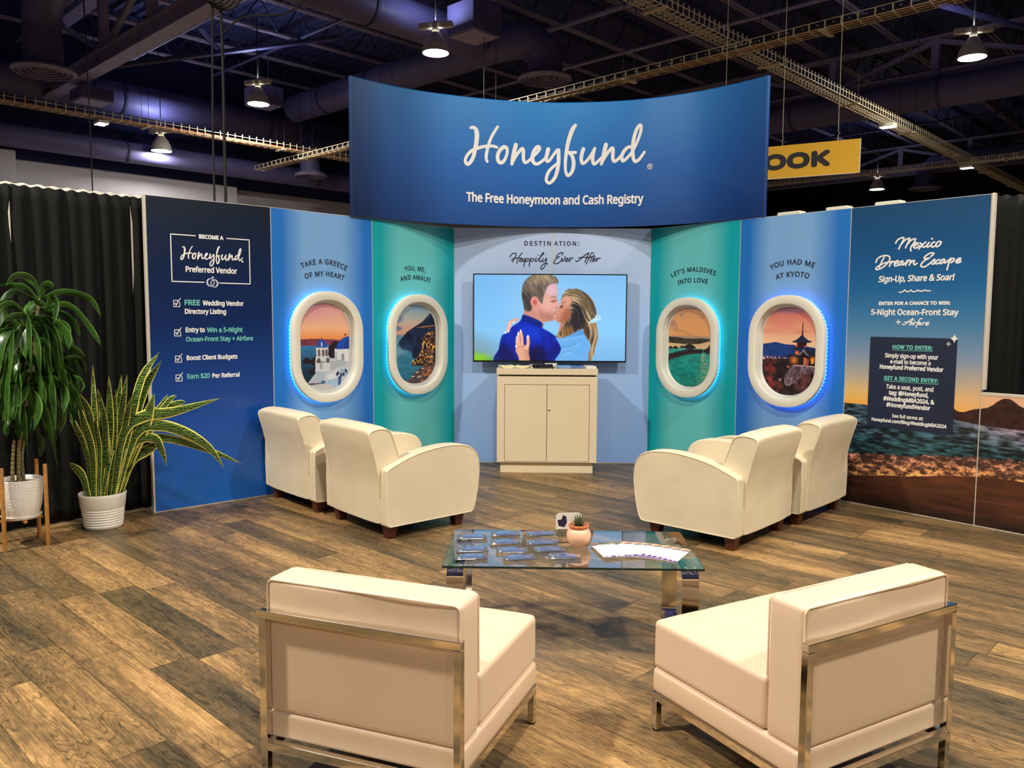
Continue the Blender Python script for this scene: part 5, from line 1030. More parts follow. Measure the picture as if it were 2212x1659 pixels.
# ------------------------------------------------------------------ cream club armchairs
def make_armchair():
    o = empty('club_armchair', (0, 0, 0), 0)
    W, WB, D, ZB = .846, .69, .779, .094
    # side profile (y, z) of an arm
    prof = [(0.0, ZB+.012), (-.004, .30), (0.0, .488), (.012, .500)] + [tuple(p) for p in catmull([(.06, .520), (.20, .572), (.36, .604), (.52, .617), (.66, .606), (.745, .575), (.792, .52), (.808, .44), (.806, .36), (.790, .24), (.765, .14), (.745, ZB+.006)], 4)] + [(.72, ZB), (.02, ZB)]
    for s in (-1, 1):
        x0, x1 = (W/2-.115, W/2) if s > 0 else (-W/2, -W/2+.115)
        arm = MB().prism(prof, x0, x1, 'x').build('arm', M['cream_leather'], o, smooth=40, bevel=.014)
        loop = [(x1-.004 if s > 0 else x0+.004, y, z) for y, z in prof]
        cy = .39; cz = .34
        loop = [(x, cy+(y-cy)*.985, cz+(z-cz)*.978) for x, y, z in loop]
        MB().tube([(x+s*.004, y, z) for x, y, z in loop], .0042, 6, closed=True).build('piping', M['cream_leather'], arm)
    # backrest: reclined, crowned top, between the arms
    bp = [(-.008, ZB+.01), (-.012, .30), (-.020, .45), (-.055, .60), (-.092, .725)] + [tuple(p) for p in catmull([(-.092, .748), (-.072, .766), (-.01, .778), (.05, .770), (.085, .745), (.105, .70)], 4)] + [(.155, .56), (.195, .42), (.205, .30), (.20, ZB+.01)]
    def back_mb():
        mb = MB(); n = len(bp); X = [-WB/2+.0, -WB/2+.02, -WB/2+.06, -.18, 0, .18, WB/2-.06, WB/2-.02, WB/2]
        cy, cz = .04, .46
        vs = []
        for i, x in enumerate(X):
            e = [.965, .99, 1, 1, 1, 1, 1, .99, .965][i]; up = [0, .004, .007, .011, .012, .011, .007, .004, 0][i]
            for y, z in bp: vs.append((x, cy+(y-cy)*e-(.006 if abs(x) < .2 else 0)*(1 if y < .0 else 0), cz+(z-cz)*e+(up if z > .7 else 0)))
        fs = [tuple(range(n)), tuple((len(X)-1)*n+k for k in range(n))[::-1]]
        for i in range(len(X)-1):
            for k in range(n): fs.append((i*n+k, (i+1)*n+k, (i+1)*n+(k+1) % n, i*n+(k+1) % n))
        return mb.add(vs, fs)
    back = back_mb().build('backrest', M['cream_leather'], o, smooth=50, bevel=.010)
    for s in (-1, 1):
        MB().tube([(s*(WB/2+.001), .04+(y-.04)*.968, .46+(z-.46)*.968) for y, z in bp[1:-2]], .0045, 6).build('piping', M['cream_leather'], back)
        MB().tube([(s*(WB/2-.006), y, z) for y, z in catmull([(-.080, .705), (-.02, .728), (.04, .722), (.088, .690)], 5)], .006, 6).build('crest_seam', M['cream_leather'], back)
    MB().rbox(0, .475, .365, W-.235, .60, .15, .04, 5, lambda p: Vector((p.x, p.y, p.z+(.022*(1-(p.x/.3)**2)*(1-(p.y/.3)**2) if p.z > 0 else 0)))).build('seat_cushion', M['cream_leather'], o, smooth=50)
    MB().rbox(0, .385, .195, W-.20, .70, .20, .02, 3).build('base', M['cream_leather'], o, smooth=50)
    MB().box(-.36, .36, .05, .70, .086, .097).build('dust_cover', M['black_cloth'], o, smooth=None)
    for sx in (-1, 1):
        for y in (.075, .655):
            mb = MB(); x = sx*(W/2-.085); a, b_ = .042, .030
            mb.add([(x-b_, y-b_, 0), (x+b_, y-b_, 0), (x+b_, y+b_, 0), (x-b_, y+b_, 0), (x-a, y-a, .092), (x+a, y-a, .092), (x+a, y+a, .092), (x-a, y+a, .092)], [(3, 2, 1, 0), (4, 5, 6, 7), (0, 1, 5, 4), (1, 2, 6, 5), (2, 3, 7, 6), (3, 0, 4, 7)])
            mb.build('leg', M['mahogany'], o, smooth=None, bevel=.004)
    return o
AC = make_armchair()
for i, (x, y, a, lab) in enumerate([(-1.124, 5.708, .851, 'cream leather club armchair left of centre, in front of the teal panel'), (-1.798, 6.429, .831, 'cream leather club armchair beside the navy panel, partly behind another'), (1.755, 5.463, -.832, 'cream leather club armchair right of centre, nearest the glass table'), (2.418, 6.124, -.808, 'cream leather club armchair beside the beach mural, partly behind another')]):
    o = AC if i == 0 else copy_tree(AC)
    o.location = (x, y, 0); o.rotation_euler = (0, 0, -a); tag(o, lab, 'armchair', 'cream club armchairs')

# ------------------------------------------------------------------ armless lounge chairs with chrome frames
def make_lounge():
    o = empty('lounge_chair', (0, 0, 0), 0)
    W, D = .70, .717; hw = W/2
    # tufted seat: stitched squares with buttons
    def tuft(p):
        if p.z < .05: return p
        x = (p.x+.335)/.67*3; y = (p.y+.27)/.54*3
        d = min(abs(x-round(x)), abs(y-round(y))) if (0.5 < x < 2.5 or 0.5 < y < 2.5) else .5
        bx_ = abs(x-round(x)); by_ = abs(y-round(y))
        edge = max(0, min(1, (.335-abs(p.x))/.06))*max(0, min(1, (.27-abs(p.y))/.06))
        inx = 1 if .4 < x < 2.6 else 0; iny = 1 if .4 < y < 2.6 else 0
        gx = math.exp(-(bx_/.10)**2)*inx; gy = math.exp(-(by_/.10)**2)*iny; bt = math.exp(-((bx_/.16)**2+(by_/.16)**2))*inx*iny
        return Vector((p.x, p.y, p.z+edge*(.010-.012*max(gx, gy)-.012*bt)))
    MB().rbox(0, .168+.275, .335, W, .548, .18, .020, 26, tuft).build('seat_cushion', M['pink_leather'], o, smooth=60)
    MB().rbox(0, .030+.069, .466, W, .138, .452, .020, 8, lambda p: Vector((p.x, p.y+(.004*math.sin(p.x*9)*(1 if p.z > .1 else 0)), p.z))).build('backrest', M['pink_leather'], o, smooth=60)
    MB().rbox(0, .030+.3435, .197, W, .687, .094, .016, 6, lambda p: Vector((p.x*(1+.006*math.cos(p.z/.047*1.4)), p.y, p.z))).build('base_cushion', M['pink_leather'], o, smooth=60)
    bk = [q for q in bpy.data.objects if q.parent == o and q.name.startswith('backrest')][0]
    zt, yr = .690, .031
    MB().tube([(-hw+.004, yr, .26), (-hw+.004, yr, zt-.02), (-hw+.009, yr, zt-.010), (-hw+.02, yr, zt-.004), (hw-.02, yr, zt-.004), (hw-.009, yr, zt-.010), (hw-.004, yr, zt-.02), (hw-.004, yr, .26)], .0035, 6).build('piping', M['pink_leather'], bk)
    MB().tube([(-hw+.004, yr+.136, .43), (-hw+.004, yr+.136, zt-.02), (-hw+.009, yr+.136, zt-.010), (-hw+.02, yr+.136, zt-.004), (hw-.02, yr+.136, zt-.004), (hw-.009, yr+.136, zt-.010), (hw-.004, yr+.136, zt-.02), (hw-.004, yr+.136, .43)], .0035, 6).build('piping', M['pink_leather'], bk)
    t = .026
    fr = MB()
    MB().box(-hw-.012, hw+.012, 0, t, .591-t, .591).build('rear_rail', M['chrome'], o, smooth=None, bevel=.002)
    fr.box(-hw-.012+t, hw+.012-t, 0, t, .120, .149)            # rear low rail
    for s in (-1, 1): fr.box(min(s*hw, s*(hw-t)), max(s*hw, s*(hw-t)), t, D, .120, .149)
    fr.box(-hw+t, hw-t, D-t, D, .120, .149)
    fr.build('frame', M['chrome'], o, smooth=None, bevel=.002)
    for s in (-1, 1):
        x0, x1 = sorted((s*(hw+.012), s*(hw+.012-t)))
        MB().box(x0, x1, 0, t, 0.006, .591-t).build('rear_leg', M['chrome'], o, smooth=None, bevel=.002)
        x0, x1 = sorted((s*hw, s*(hw-t)))
        l = MB().box(x0, x1, D-t, D, .006, .120).build('front_leg', M['chrome'], o, smooth=None, bevel=.002)
        for y in (t/2, D-t/2): MB().lathe([(.013, 0), (.013, .007)], 12, s*(hw-.012), y).build('foot_glide', M['black_plastic'], o)
    MB().box(-hw+.03, hw-.03, .05, D-.03, .144, .152).build('dust_cover', M['black_cloth'], o, smooth=None)
    return o
LC = make_lounge()
for i, (x, y, a, lab) in enumerate([(-.4837, 2.417, .3641, 'armless ivory lounge chair with chrome frame, in front at the left, back toward the viewer'), (1.1881, 2.4621, -.513, 'armless ivory lounge chair with chrome frame, in front at the right, tufted seat in view')]):
    o = LC if i == 0 else copy_tree(LC)
    o.location = (x, y, 0); o.rotation_euler = (0, 0, -a); tag(o, lab, 'chair', 'armless lounge chairs')

# ------------------------------------------------------------------ glass coffee table
TX, TY, TA, TW, TD, TZ = .2831, 3.82, -.0248, 1.1716, .617, .43
CT = empty('coffee_table', (TX, TY, 0), TA, 'low glass coffee table with chrome loop legs', 'table')
def tpt(x, y, z=TZ): c, s = math.cos(TA), math.sin(TA); return (TX+x*c-y*s, TY+x*s+y*c, z)
mb = MB(); hx, hy = TW/2, TD/2
mb.add([(-hx, -hy, TZ), (hx, -hy, TZ), (hx, hy, TZ), (-hx, hy, TZ), (-hx, -hy, TZ-.010), (hx, -hy, TZ-.010), (hx, hy, TZ-.010), (-hx, hy, TZ-.010)], [(0, 1, 2, 3)])
mb.add([(-hx, -hy, TZ), (hx, -hy, TZ), (hx, hy, TZ), (-hx, hy, TZ), (-hx, -hy, TZ-.010), (hx, -hy, TZ-.010), (hx, hy, TZ-.010), (-hx, hy, TZ-.010)], [(0, 4, 5, 1), (1, 5, 6, 2), (2, 6, 7, 3), (3, 7, 4, 0)], 1)
mb.build('glass_top', [M['glass'], M['glass_edge']], CT, smooth=None)
for s in (-1, 1):
    x = s*(hx-.055); w = .075; t = .012
    loop = [(-hy+.03, TZ-.022), (hy-.03, TZ-.022), (hy-.03, .0), (-hy+.03, 0)]
    o2 = MB()
    outer = stadium(hy-.03, (TZ-.022)/2, .05, 6); inner = stadium(hy-.03-t, (TZ-.022)/2-t, .04, 6); n = len(outer); zc = (TZ-.022)/2
    vs = [(xx, p[0], p[1]+zc) for xx in (x-w/2, x+w/2) for ring in (outer, inner) for p in ring]
    fs = []
    for k in range(n):
        j = (k+1) % n
        fs += [(k, j, n+j, n+k), (2*n+k, 3*n+k, 3*n+j, 2*n+j), (k, 2*n+k, 2*n+j, j), (n+k, n+j, 3*n+j, 3*n+k)]
    o2.add(vs, fs); lg = o2.build('leg', M['chrome'], CT, smooth=35)
    for y in (-hy+.06, hy-.06):
        MB().lathe([(.022, TZ-.0225), (.022, TZ-.0105)], 20, x, y).build('glass_pad', M['acrylic'], lg)
        mb = MB()
        for a in (0.5, 2.1): mb.box(-.034, .034, -.003, .003, 0, .004, xf=lambda p, a=a: (x+p[0]*math.cos(a)-p[1]*math.sin(a), y+p[0]*math.sin(a)+p[1]*math.cos(a), TZ-.0215+p[2]))
        mb.build('cross_fitting', M['print_white'], lg, smooth=None)  # white cross stands in for the sparkle at the glass pad

# ------------------------------------------------------------------ cream cabinet under the television
CB = empty('cabinet', (.348, 8.03, 0), -.03, 'cream two-door cabinet standing under the television', 'cabinet')
yf = -.225; yb = .225
MB().box(-.455, .455, yf+.035, yb-.02, 0, .112).build('plinth', M['laminate'], CB, smooth=None, bevel=.003)
body = MB(); body.box(-.487, -.415, yf, yb, .112, .955).box(.415, .487, yf, yb, .112, .955).box(-.415, .415, yf, yb, .878, .955).box(-.415, .415, yf+.03, yb, .112, .878).box(-.415, .415, yf, yf+.03, .112, .118)
body.build('body', M['laminate'], CB, smooth=None)
MB().box(-.465, .465, yf+.012, yb, .955, .972).build('shadow_gap', M['shadow_gap'], CB, smooth=None)
MB().box(-.492, .492, yf-.006, yb, .972, 1.030).build('worktop', M['laminate'], CB, smooth=None, bevel=.003)
d1 = MB().box(-.411, -.0025, yf+.003, yf+.022, .122, .873).build('door', M['laminate'], CB, smooth=None, bevel=.0015)
d2 = MB().box(.0025, .411, yf+.003, yf+.022, .122, .873).build('door', M['laminate'], CB, smooth=None, bevel=.0015)
MB().lathe([(.012, 0), (.012, .004), (.008, .006), (.003, .006)], 20).build('lock', M['silver'], d2).matrix_local = Matrix.Translation((.022, yf+.003, .63)) @ Matrix.Rotation(PI/2, 4, 'X')
MB().box(-.414, .414, yf+.023, yf+.029, .119, .877).build('door_gap', M['shadow_gap'], CB, smooth=None)

def cab(x, y, z=1.030): c, s = math.cos(-.03), math.sin(-.03); return (.348+x*c-y*s, 8.03+x*s+y*c, z)
def sheet(name, x, y, w, d, rz, m, label, h=.006, z=1.0305, grp='papers on the cabinet', cat='paper', curl=0.0):
    o = MB().rbox(0, 0, h/2, w, d, h, min(.0012, h*.3), 4, (lambda p: Vector((p.x, p.y, p.z+curl*(p.x/w*2)**2))) if curl else None).build(name, m, None, smooth=None, loc=cab(x, y, z), rz=rz)
    return tag(o, label, cat, grp)
sheet('brochure', -.40, -.08, .13, .18, .2, M['paper_cream'], 'cream brochure stack at the left end of the cabinet top', .02, curl=.006)
sheet('brochure', -.24, -.06, .13, .18, -.12, M['paper_cream'], 'cream brochure beside the left-end stack on the cabinet', .016, curl=.008)
sheet('flyer', -.10, .05, .12, .16, .1, M['paper_white'], 'white flyer behind the black coil on the cabinet', .024)
sheet('flyer', .04, .07, .12, .10, .0, M['paper_white'], 'white standing card block behind the black coil', .036)
sheet('brochure', .16, -.08, .12, .17, .12, M['blue_strap_light'], 'pale blue brochure right of the coil on the cabinet', .022, curl=.004)
sheet('brochure', .295, -.07, .11, .17, -.08, M['blue_strap'], 'deeper blue brochure on the right half of the cabinet', .018, curl=.004)
sheet('brochure', .42, -.08, .10, .17, .12, M['paper_white'], 'white brochure at the right end of the cabinet top', .024)
mb = MB(); n = 9
mb.tube([(-.1+.2*i/90, .004*math.sin(i*.3), .012+.018*math.sin(2*PI*i*n/90)+0) if True else 0 for i in range(91)], .0055, 6)
mb.tube([(-.1+.2*i/90+.014*math.cos(2*PI*i*n/90), -.012+.010*math.sin(2*PI*i*n/90), .020+.016*math.sin(2*PI*i*n/90)) for i in range(91)], .0055, 6)
tag(mb.build('cord_coil', M['black_plastic'], None, loc=cab(-.04, -.17, 1.0355), rz=-.03), 'coiled black cord lying at the front of the cabinet top', 'cord')

# ------------------------------------------------------------------ things on the coffee table
o = empty('potted_succulent', tpt(.045, .035), 0, 'small spiky succulent in a round peach pot on the glass table', 'plant')
MB().lathe([(.028, 0), (.040, .006), (.054, .025), (.060, .048), (.057, .070), (.046, .086), (.040, .090), (.044, .094), (.047, .100), (.046, .104), (.040, .104), (.037, .095), (.030, .090), (.001, .090)], 40, caps=False).build('pot', [M['terracotta']], o, smooth=60)
MB().lathe([(.0415, .089), (.0475, .093), (.0495, .099), (.0485, .105), (.0455, .107), (.040, .105), (.037, .094)], 40, caps=False).build('pot_rim', M['terracotta_rim'], o, smooth=60)
MB().lathe([(.001, .094), (.038, .094)], 24, caps=False).build('soil', M['soil'], o)
def leaf_blade(mb, pts, w, n=10, fold=.25, wave=0.0, tipw=.1, up=Vector((0, 0, 1)), prof=None, basew=.35):
    """strap leaf through pts; width profile, folded along the midrib"""
    P = [Vector(p) for p in catmull(pts, max(2, n//(len(pts)-1)))]; k = len(P); vs = []; side = None
    for i in range(k):
        t = (P[min(i+1, k-1)]-P[max(i-1, 0)]).normalized(); s = t.cross(up)
        if s.length < .15: s = t.cross(Vector((0.3, 1, 0)))
        s.normalize()
        if side is not None:
            s = (s*.35+side*.65) if s.dot(side) > 0 else (-s*.35+side*.65)
            s = (s-t*s.dot(t)).normalized()
        side = s; nn = s.cross(t)
        f = i/(k-1); ww = w/2*(prof(f) if prof else (basew+(1-basew)*min(1, f/.45)) * (1 if f < .6 else max(tipw*(1-f)/.4, 1-((f-.6)/.4)**1.7)))
        wv = wave*w*math.sin(f*11+w*50)
        vs += [P[i]-s*ww+nn*(fold*ww+wv), P[i]-s*ww*.78+nn*(fold*ww*.7+wv*.6), P[i]-nn*0, P[i]+s*ww*.78+nn*(fold*ww*.7-wv*.6), P[i]+s*ww+nn*(fold*ww-wv)]
    fs = []; mi = []
    base = len(mb.v)
    for i in range(k-1):
        for j in range(4):
            mb.f.append(tuple(base+q for q in (i*5+j, i*5+j+1, (i+1)*5+j+1, (i+1)*5+j))); mb.m.append(1 if j in (0, 3) else 0)
    mb.v += [tuple(v) for v in vs]
M['succulent'] = mat('grey_green_succulent', col(78, 92, 62), .45, var=.3, vscale=40)
M['succulent_edge'] = mat('pale_succulent_edge', col(116, 120, 86), .45, var=.2, vscale=40)
mb = MB(); rs = random.Random(5)
for k in range(26):
    a = k*2.4; rr = .006+.022*math.sqrt(k/26); up_ = .068-.030*(k/26); out = .004+.040*(k/26)
    d = Vector((math.cos(a), math.sin(a), 0))
    leaf_blade(mb, [d*rr*.5+Vector((0, 0, .094)), d*(rr*.5+out*.6)+Vector((0, 0, .094+up_*.6)), d*(rr*.5+out*.85)+Vector((0, 0, .094+up_))], .012, 8, .5, prof=lambda f: .75 if f < .3 else max(.05, 1-f)*1.1)
mb.build('leaves', [M['succulent'], M['succulent_edge']], o)

o = empty('card_holder', tpt(.000, .105), .12, 'white rounded card in a clear holder behind the peach pot', 'card holder')
def rrect(w, h, r, n=5): return stadium(w/2, h/2, r, n)
MB().prism([(x, z+.085) for x, z in rrect(.130, .120, .020)], -.002, .002, 'y').build('card', M['paper_white'], o, smooth=None)
MB().prism([(x-.036, z+.105) for x, z in [(-.016, -.024), (.014, -.030), (.026, -.006), (.022, .022), (.006, .030), (-.002, .008), (-.022, .006)]], -.0030, -.0022, 'y').build('blue_print', M['print_navy'], o, smooth=None)
MB().prism([(x, z+.034) for x, z in rrect(.138, .066, .012)], -.005, -.0028, 'y').box(-.07, .07, -.02, .03, 0, .004).build('clear_stand', M['acrylic'], o, smooth=None)

def make_pack():
    o = empty('luggage_strap_pack', (0, 0, 0))
    mb = MB(); mb.rbox(0, 0, .0085, .150, .082, .015, .006, 5, lambda p: Vector((p.x, p.y, p.z*(1-.75*max(abs(p.x)/.075, abs(p.y)/.041)**4)+.0010*math.sin(p.x*130)*math.cos(p.y*170))))
    mb.build('plastic_bag', M['clear_plastic'], o, smooth=60)
    mb = MB()
    for k in range(2):
        y0 = -.012+.024*k; pts = [(-.045, y0, .006), (-.02, y0+.006, .0075+.002*k), (.02, y0+.006, .0085), (.05, y0, .008)]
        for q in range(2): mb.tube([tuple(p) for p in catmull([(x, y+.004*q, z+.003*q) for x, y, z in pts], 4)], .0095-.002*q, 8, flat=.55)
    mb.build('blue_strap', M['blue_strap'], o)
    MB().tube([tuple(p) for p in catmull([(-.04, .0, .010), (0, .004, .013), (.045, -.004, .0125)], 5)], .006, 8, flat=.5).build('strap_fold', M['blue_strap_light'], o)
    MB().rbox(-.056, -.012, .008, .016, .022, .008, .003, 2).build('buckle', M['silver'], o)
    return o
PK = [(-.196, 3.972), (-.029, 4.035), (.151, 4.038), (-.028, 3.884), (.15, 3.879), (-.185, 3.756), (.004, 3.745), (.185, 3.763), (-.184, 3.639), (.036, 3.629), (.249, 3.654)]
PKL = ['rear row, at the left', 'rear row, second from left', 'rear row, nearest the pot', 'second row, between two others', 'second row, nearest the pot', 'third row, at the left edge', 'third row, in the middle', 'third row, beside the pot', 'front row, at the left corner', 'front row, in the middle', 'front row, at the right end']
pk = make_pack(); rs = random.Random(11)
for i, ((x, y), l) in enumerate(zip(PK, PKL)):
    o = pk if i == 0 else copy_tree(pk)
    o.location = (x, y-.005, TZ+.0008); o.rotation_euler = (0, 0, rs.uniform(-.02, .22)); tag(o, 'blue strap in a clear bag on the glass table, '+l, 'gift pack', 'bagged blue straps on the glass table')

def paint_card(X, Y):
    p = Paint(X, Y); p.c[:] = (228, 222, 216)
    p.fill((Y > .80).astype(float), (70, 62, 92)); n = vnoise(X, Y, 9, 14, 121, 4); p.c = np.where(((Y > .86))[..., None], np.array((120, 118, 92))*(.4+1.3*n)[..., None]+np.array((60, 20, 20))*(vnoise(X, Y, 6, 6, 123) > .55)[..., None], p.c)
    p.fill(((Y > .815)*(Y < .85)*(X > .12)*(X < .8)*(vnoise(X, Y*0, 30, 1, 125, 1) > .35)).astype(float), (250, 245, 240))
    p.fill((Y < .10).astype(float), (92, 54, 130)); p.fill(((Y < .07)*(Y > .03)*(vnoise(X, Y*0, 26, 1, 127, 1) > .5)).astype(float), (230, 222, 240))
    p.fill((np.abs(X-.80) < .09)*(Y > .22)*(Y < .40)*(vnoise(X, Y, 30, 40, 129, 1) > .5), (196, 186, 182)); p.fill((X < .6)*(X > .1)*(np.abs(Y-.26) < .006), (214, 208, 204))
    return p.c
CARD = picture_mat('postcard_print', rough=.45)
NC = 7
for i in range(NC):
    t = i/(NC-1); cx = .505+.215*t; cy = 3.770-.015*t-.03*abs(t-.4); rz = .20-.72*t; z = TZ+.0012+.0016*(NC-1-i)
    w, d = .205, .235
    o = empty('postcard', (cx, cy, z), rz)
    MB().box(-w/2, w/2, -d/2, d/2, 0, .0012).build('card_stock', M['paper_white'], o, smooth=None)
    picture_obj('printed_face', 40, 60, lambda X, Y: np.stack([(X-.5)*w, (Y-.5)*d, 0*X+.0014], -1), paint_card, CARD, o)
    tag(o, ['white postcard on top of the fan, lying nearest the pot', 'second white postcard of the fan from the pot', 'third white postcard of the fan from the pot', 'middle white postcard of the fan on the glass table', 'third white postcard from the right end of the fan', 'second white postcard from the right end of the fan', 'white postcard at the right end of the fan, under the others'][i], 'postcard', 'fan of postcards on the glass table')

# ------------------------------------------------------------------ plants
def plant_leaf_mats(name, mid, mid2, edge, stripes):
    m, nt, b = new_mat(name)
    tc = node(nt, 'ShaderNodeTexCoord')
    if stripes:
        nz = node(nt, 'ShaderNodeTexNoise', {'Vector': tc.outputs['Object'], 'Scale': 9.0, 'Detail': 2.0})
        wv = node(nt, 'ShaderNodeTexWave', {'Vector': tc.outputs['Object'], 'Scale': 17.0, 'Distortion': 7.0, 'Detail': 2.0, 'Detail Scale': 2.5}, bands_direction='Z')
        f = math_n(nt, 'MULTIPLY', wv.outputs['Fac'], math_n(nt, 'ADD', .35, nz.outputs['Fac']))
        c = ramp(nt, f, [(.15, mid), (.62, mid2)])
    else:
        nz = node(nt, 'ShaderNodeTexNoise', {'Vector': tc.outputs['Object'], 'Scale': 7.0, 'Detail': 3.0}); c = ramp(nt, nz.outputs['Fac'], [(.3, mid), (.72, mid2)])
    nt.links.new(c, b.inputs['Base Color']); b.inputs['Roughness'].default_value = .32
    e = mat(name+'_edge', edge, .35, var=.2, vscale=8)
    return [m, e]
M['snake'] = plant_leaf_mats('snake_plant_leaf', col(30, 54, 26), col(104, 130, 58), col(228, 220, 110), True)
M['draca'] = plant_leaf_mats('dracaena_leaf', col(18, 44, 16), col(58, 94, 32), col(76, 112, 46), False)
M['stem'] = mat('ringed_cane', col(112, 98, 62), .6, var=.35, vscale=50)

SP = empty('potted_snake_plant', (-2.967, 5.76, 0), 0, 'snake plant with yellow-edged leaves in a ribbed white pot on the floor', 'plant')
prof = [(.118, 0), (.124, .004)]
for k in range(7):
    z = .014+k*.019; r = .126+.030*(z/.255); prof += [(r, z), (r+.0035, z+.006), (r+.0035, z+.012), (r, z+.016)]
prof += [(.148, .155), (.157, .235), (.160, .252), (.157, .256), (.151, .254), (.146, .22)]
MB().lathe(prof, 48, caps=True).build('pot', M['pot_white'], SP, smooth=50)
MB().lathe([(.001, .226), (.1465, .222)], 32, caps=False).build('soil', M['soil'], SP)
mb = MB(); ox = Vector(SP.location)
for st in SNAKE:
    w = st[0]/1000; pts = [Vector((st[i]/1000, st[i+1]/1000, st[i+2]/1000))-ox for i in range(1, len(st), 3)]
    b0 = pts[0]; b0.z = .215; rr = math.hypot(b0.x, b0.y)
    if rr > .10: b0.x *= .10/rr; b0.y *= .10/rr
    leaf_blade(mb, pts, w*1.28, 18, .22, up=Vector((.25, 1, .15)), tipw=.02, basew=.55)
mb.build('leaves', M['snake'], SP, smooth=60)

PS = empty('plant_stand', (-3.270, 5.287, 0), math.radians(42), 'light wooden four-legged plant stand under the white patterned pot', 'plant stand')
a = .124
for sx in (-1, 1):
    for sy in (-1, 1): MB().lathe([(.011, 0), (.0135, .02), (.0135, .545), (.011, .55)], 14, sx*a, sy*a).build('leg', M['bamboo'], PS)
MB().box(-a, a, -.011, .011, .168, .186).build('crossbar', M['bamboo'], PS, smooth=None, bevel=.003)
MB().box(-.011, .011, -a, a, .168, .186).build('crossbar', M['bamboo'], PS, smooth=None, bevel=.003)
DP = empty('potted_dracaena', (-3.270, 5.287, .1865), 0, 'tall drooping dracaena in an embossed white pot on the wooden stand', 'plant')
PD = mat('embossed_white_ceramic', col(232, 226, 218), .4)
nt = PD.node_tree; tc = node(nt, 'ShaderNodeTexCoord'); vo = node(nt, 'ShaderNodeTexVoronoi', {'Vector': tc.outputs['Object'], 'Scale': 22.0}); sn = math_n(nt, 'SINE', math_n(nt, 'MULTIPLY', vo.outputs['Distance'], 26.0))
bpn = node(nt, 'ShaderNodeBump', {'Height': sn, 'Strength': .2, 'Distance': .006}); nt.links.new(bpn.outputs['Normal'], nt.nodes['Principled BSDF'].inputs['Normal'])
MB().lathe([(.095, .012), (.108, .03), (.122, .09), (.130, .16), (.133, .24), (.133, .262), (.128, .265), (.124, .262), (.121, .23)], 48).build('pot', PD, DP, smooth=50)
MB().lathe([(.100, 0), (.112, .004), (.122, .022), (.119, .024), (.105, .014)], 40).build('saucer', M['pot_white'], DP)
MB().lathe([(.001, .236), (.1215, .232)], 32, caps=False).build('soil', M['soil'], DP)
od = Vector(DP.location)
for cn in CANES:
    pts = [Vector((cn[i]/1000, cn[i+1]/1000, cn[i+2]/1000))-od for i in range(0, len(cn), 3)]
    if pts[0].z < .30: pts[0].z = .225
    P = catmull(pts, 10); MB().tube([tuple(p) for p in P], [.0115+.0022*(1 if k % 2 else 0)-.004*k/len(P) for k in range(len(P))], 10).build('cane', M['stem'], DP, smooth=None)
mb = MB()
for st in DRACA:
    w = st[0]/1000; pts = [Vector((st[i]/1000, st[i+1]/1000, st[i+2]/1000))-od for i in range(1, len(st), 3)]
    leaf_blade(mb, pts, w*.92, 20, .25, wave=.06, up=Vector((.1, 1, .35)), tipw=.02, basew=.4)
rs = random.Random(21)       # further leaves all round the three crowns
for (hx_, hy_, hz_, nn_) in ((.10, .0, 1.30, 22), (.03, .02, 1.02, 26), (-.06, -.02, .86, 20), (.14, .05, .96, 18)):
    for k in range(nn_):
        a = k*2.4+rs.uniform(-.3, .3); r1 = rs.uniform(.10, .17); dr = rs.uniform(.18, .42); zz = hz_+rs.uniform(-.12, .06)
        d = Vector((math.cos(a), math.sin(a), 0)); c0 = Vector((hx_-.02, hy_, zz))
        leaf_blade(mb, [c0, c0+d*r1*.7+Vector((0, 0, .06)), c0+d*r1*1.5+Vector((0, 0, -.03)), c0+d*r1*1.9+Vector((0, 0, -dr))], rs.uniform(.045, .07), 16, .22, wave=.06, up=Vector((.1, 1, .35)), tipw=.02, basew=.4)
mb.build('leaves', M['draca'], DP, smooth=60)

# ------------------------------------------------------------------ curtains
M['drape'] = mat('black_drape_cloth', col(9, 9, 9), .75, bump=(140, .35), var=.35, vscale=50, spec=.25)
M['drape_white'] = mat('white_drape_cloth', col(222, 216, 200), .85, var=.04)
def drape(p, q, z1, m, label, group, pleat=.11, amp=.028, seed=1, gap0=None, gap1=None, z0=.012, top=True):
    L = math.hypot(q[0]-p[0], q[1]-p[1]); o = empty('curtain', (p[0], p[1], 0), math.atan2(q[1]-p[1], q[0]-p[0]), label, 'curtain', group)
    rs = random.Random(seed); nx = int(L/.012)+2; nz = 26; vs = []
    ph = [rs.uniform(0, 6.28) for _ in range(5)]
    for j in range(nz):
        z = z0+(z1-z0)*j/(nz-1); f = j/(nz-1)
        for i in range(nx):
            x = i/(nx-1)*L
            if gap0: x = gap0(z)+(L-gap0(z))*i/(nx-1)
            if gap1: x = x*(L-gap1(z))/L
            w = math.sin(x/pleat*2*PI+ph[0]+1.3*math.sin(x*2.1+ph[1]))+.55*math.sin(x/pleat*3.4+ph[2]+.6*math.sin(x*3+z*.4))+.3*math.sin(x*41+ph[3])
            y = amp*w*(.65+.5*math.sin(x*5.3+ph[1])*math.sin(x*2.2+ph[2]))*(1-.55*f**6)+.012*math.sin(z*2+x*3+ph[4])*(1-f)
            vs.append((x, y, z+(.006*math.sin(x/pleat*9) if j == nz-1 else 0)))
    mb = MB().add(vs, [(j*nx+i, j*nx+i+1, (j+1)*nx+i+1, (j+1)*nx+i) for j in range(nz-1) for i in range(nx-1)])
    c = mb.build('cloth', m, o, smooth=80)
    s = c.modifiers.new('thickness', 'SOLIDIFY'); s.thickness = .004
    if top: MB().tube([(.0, .05, z1-.045), (L, .05, z1-.045)], .019, 10).build('rod', M['alu'], o)
    return o
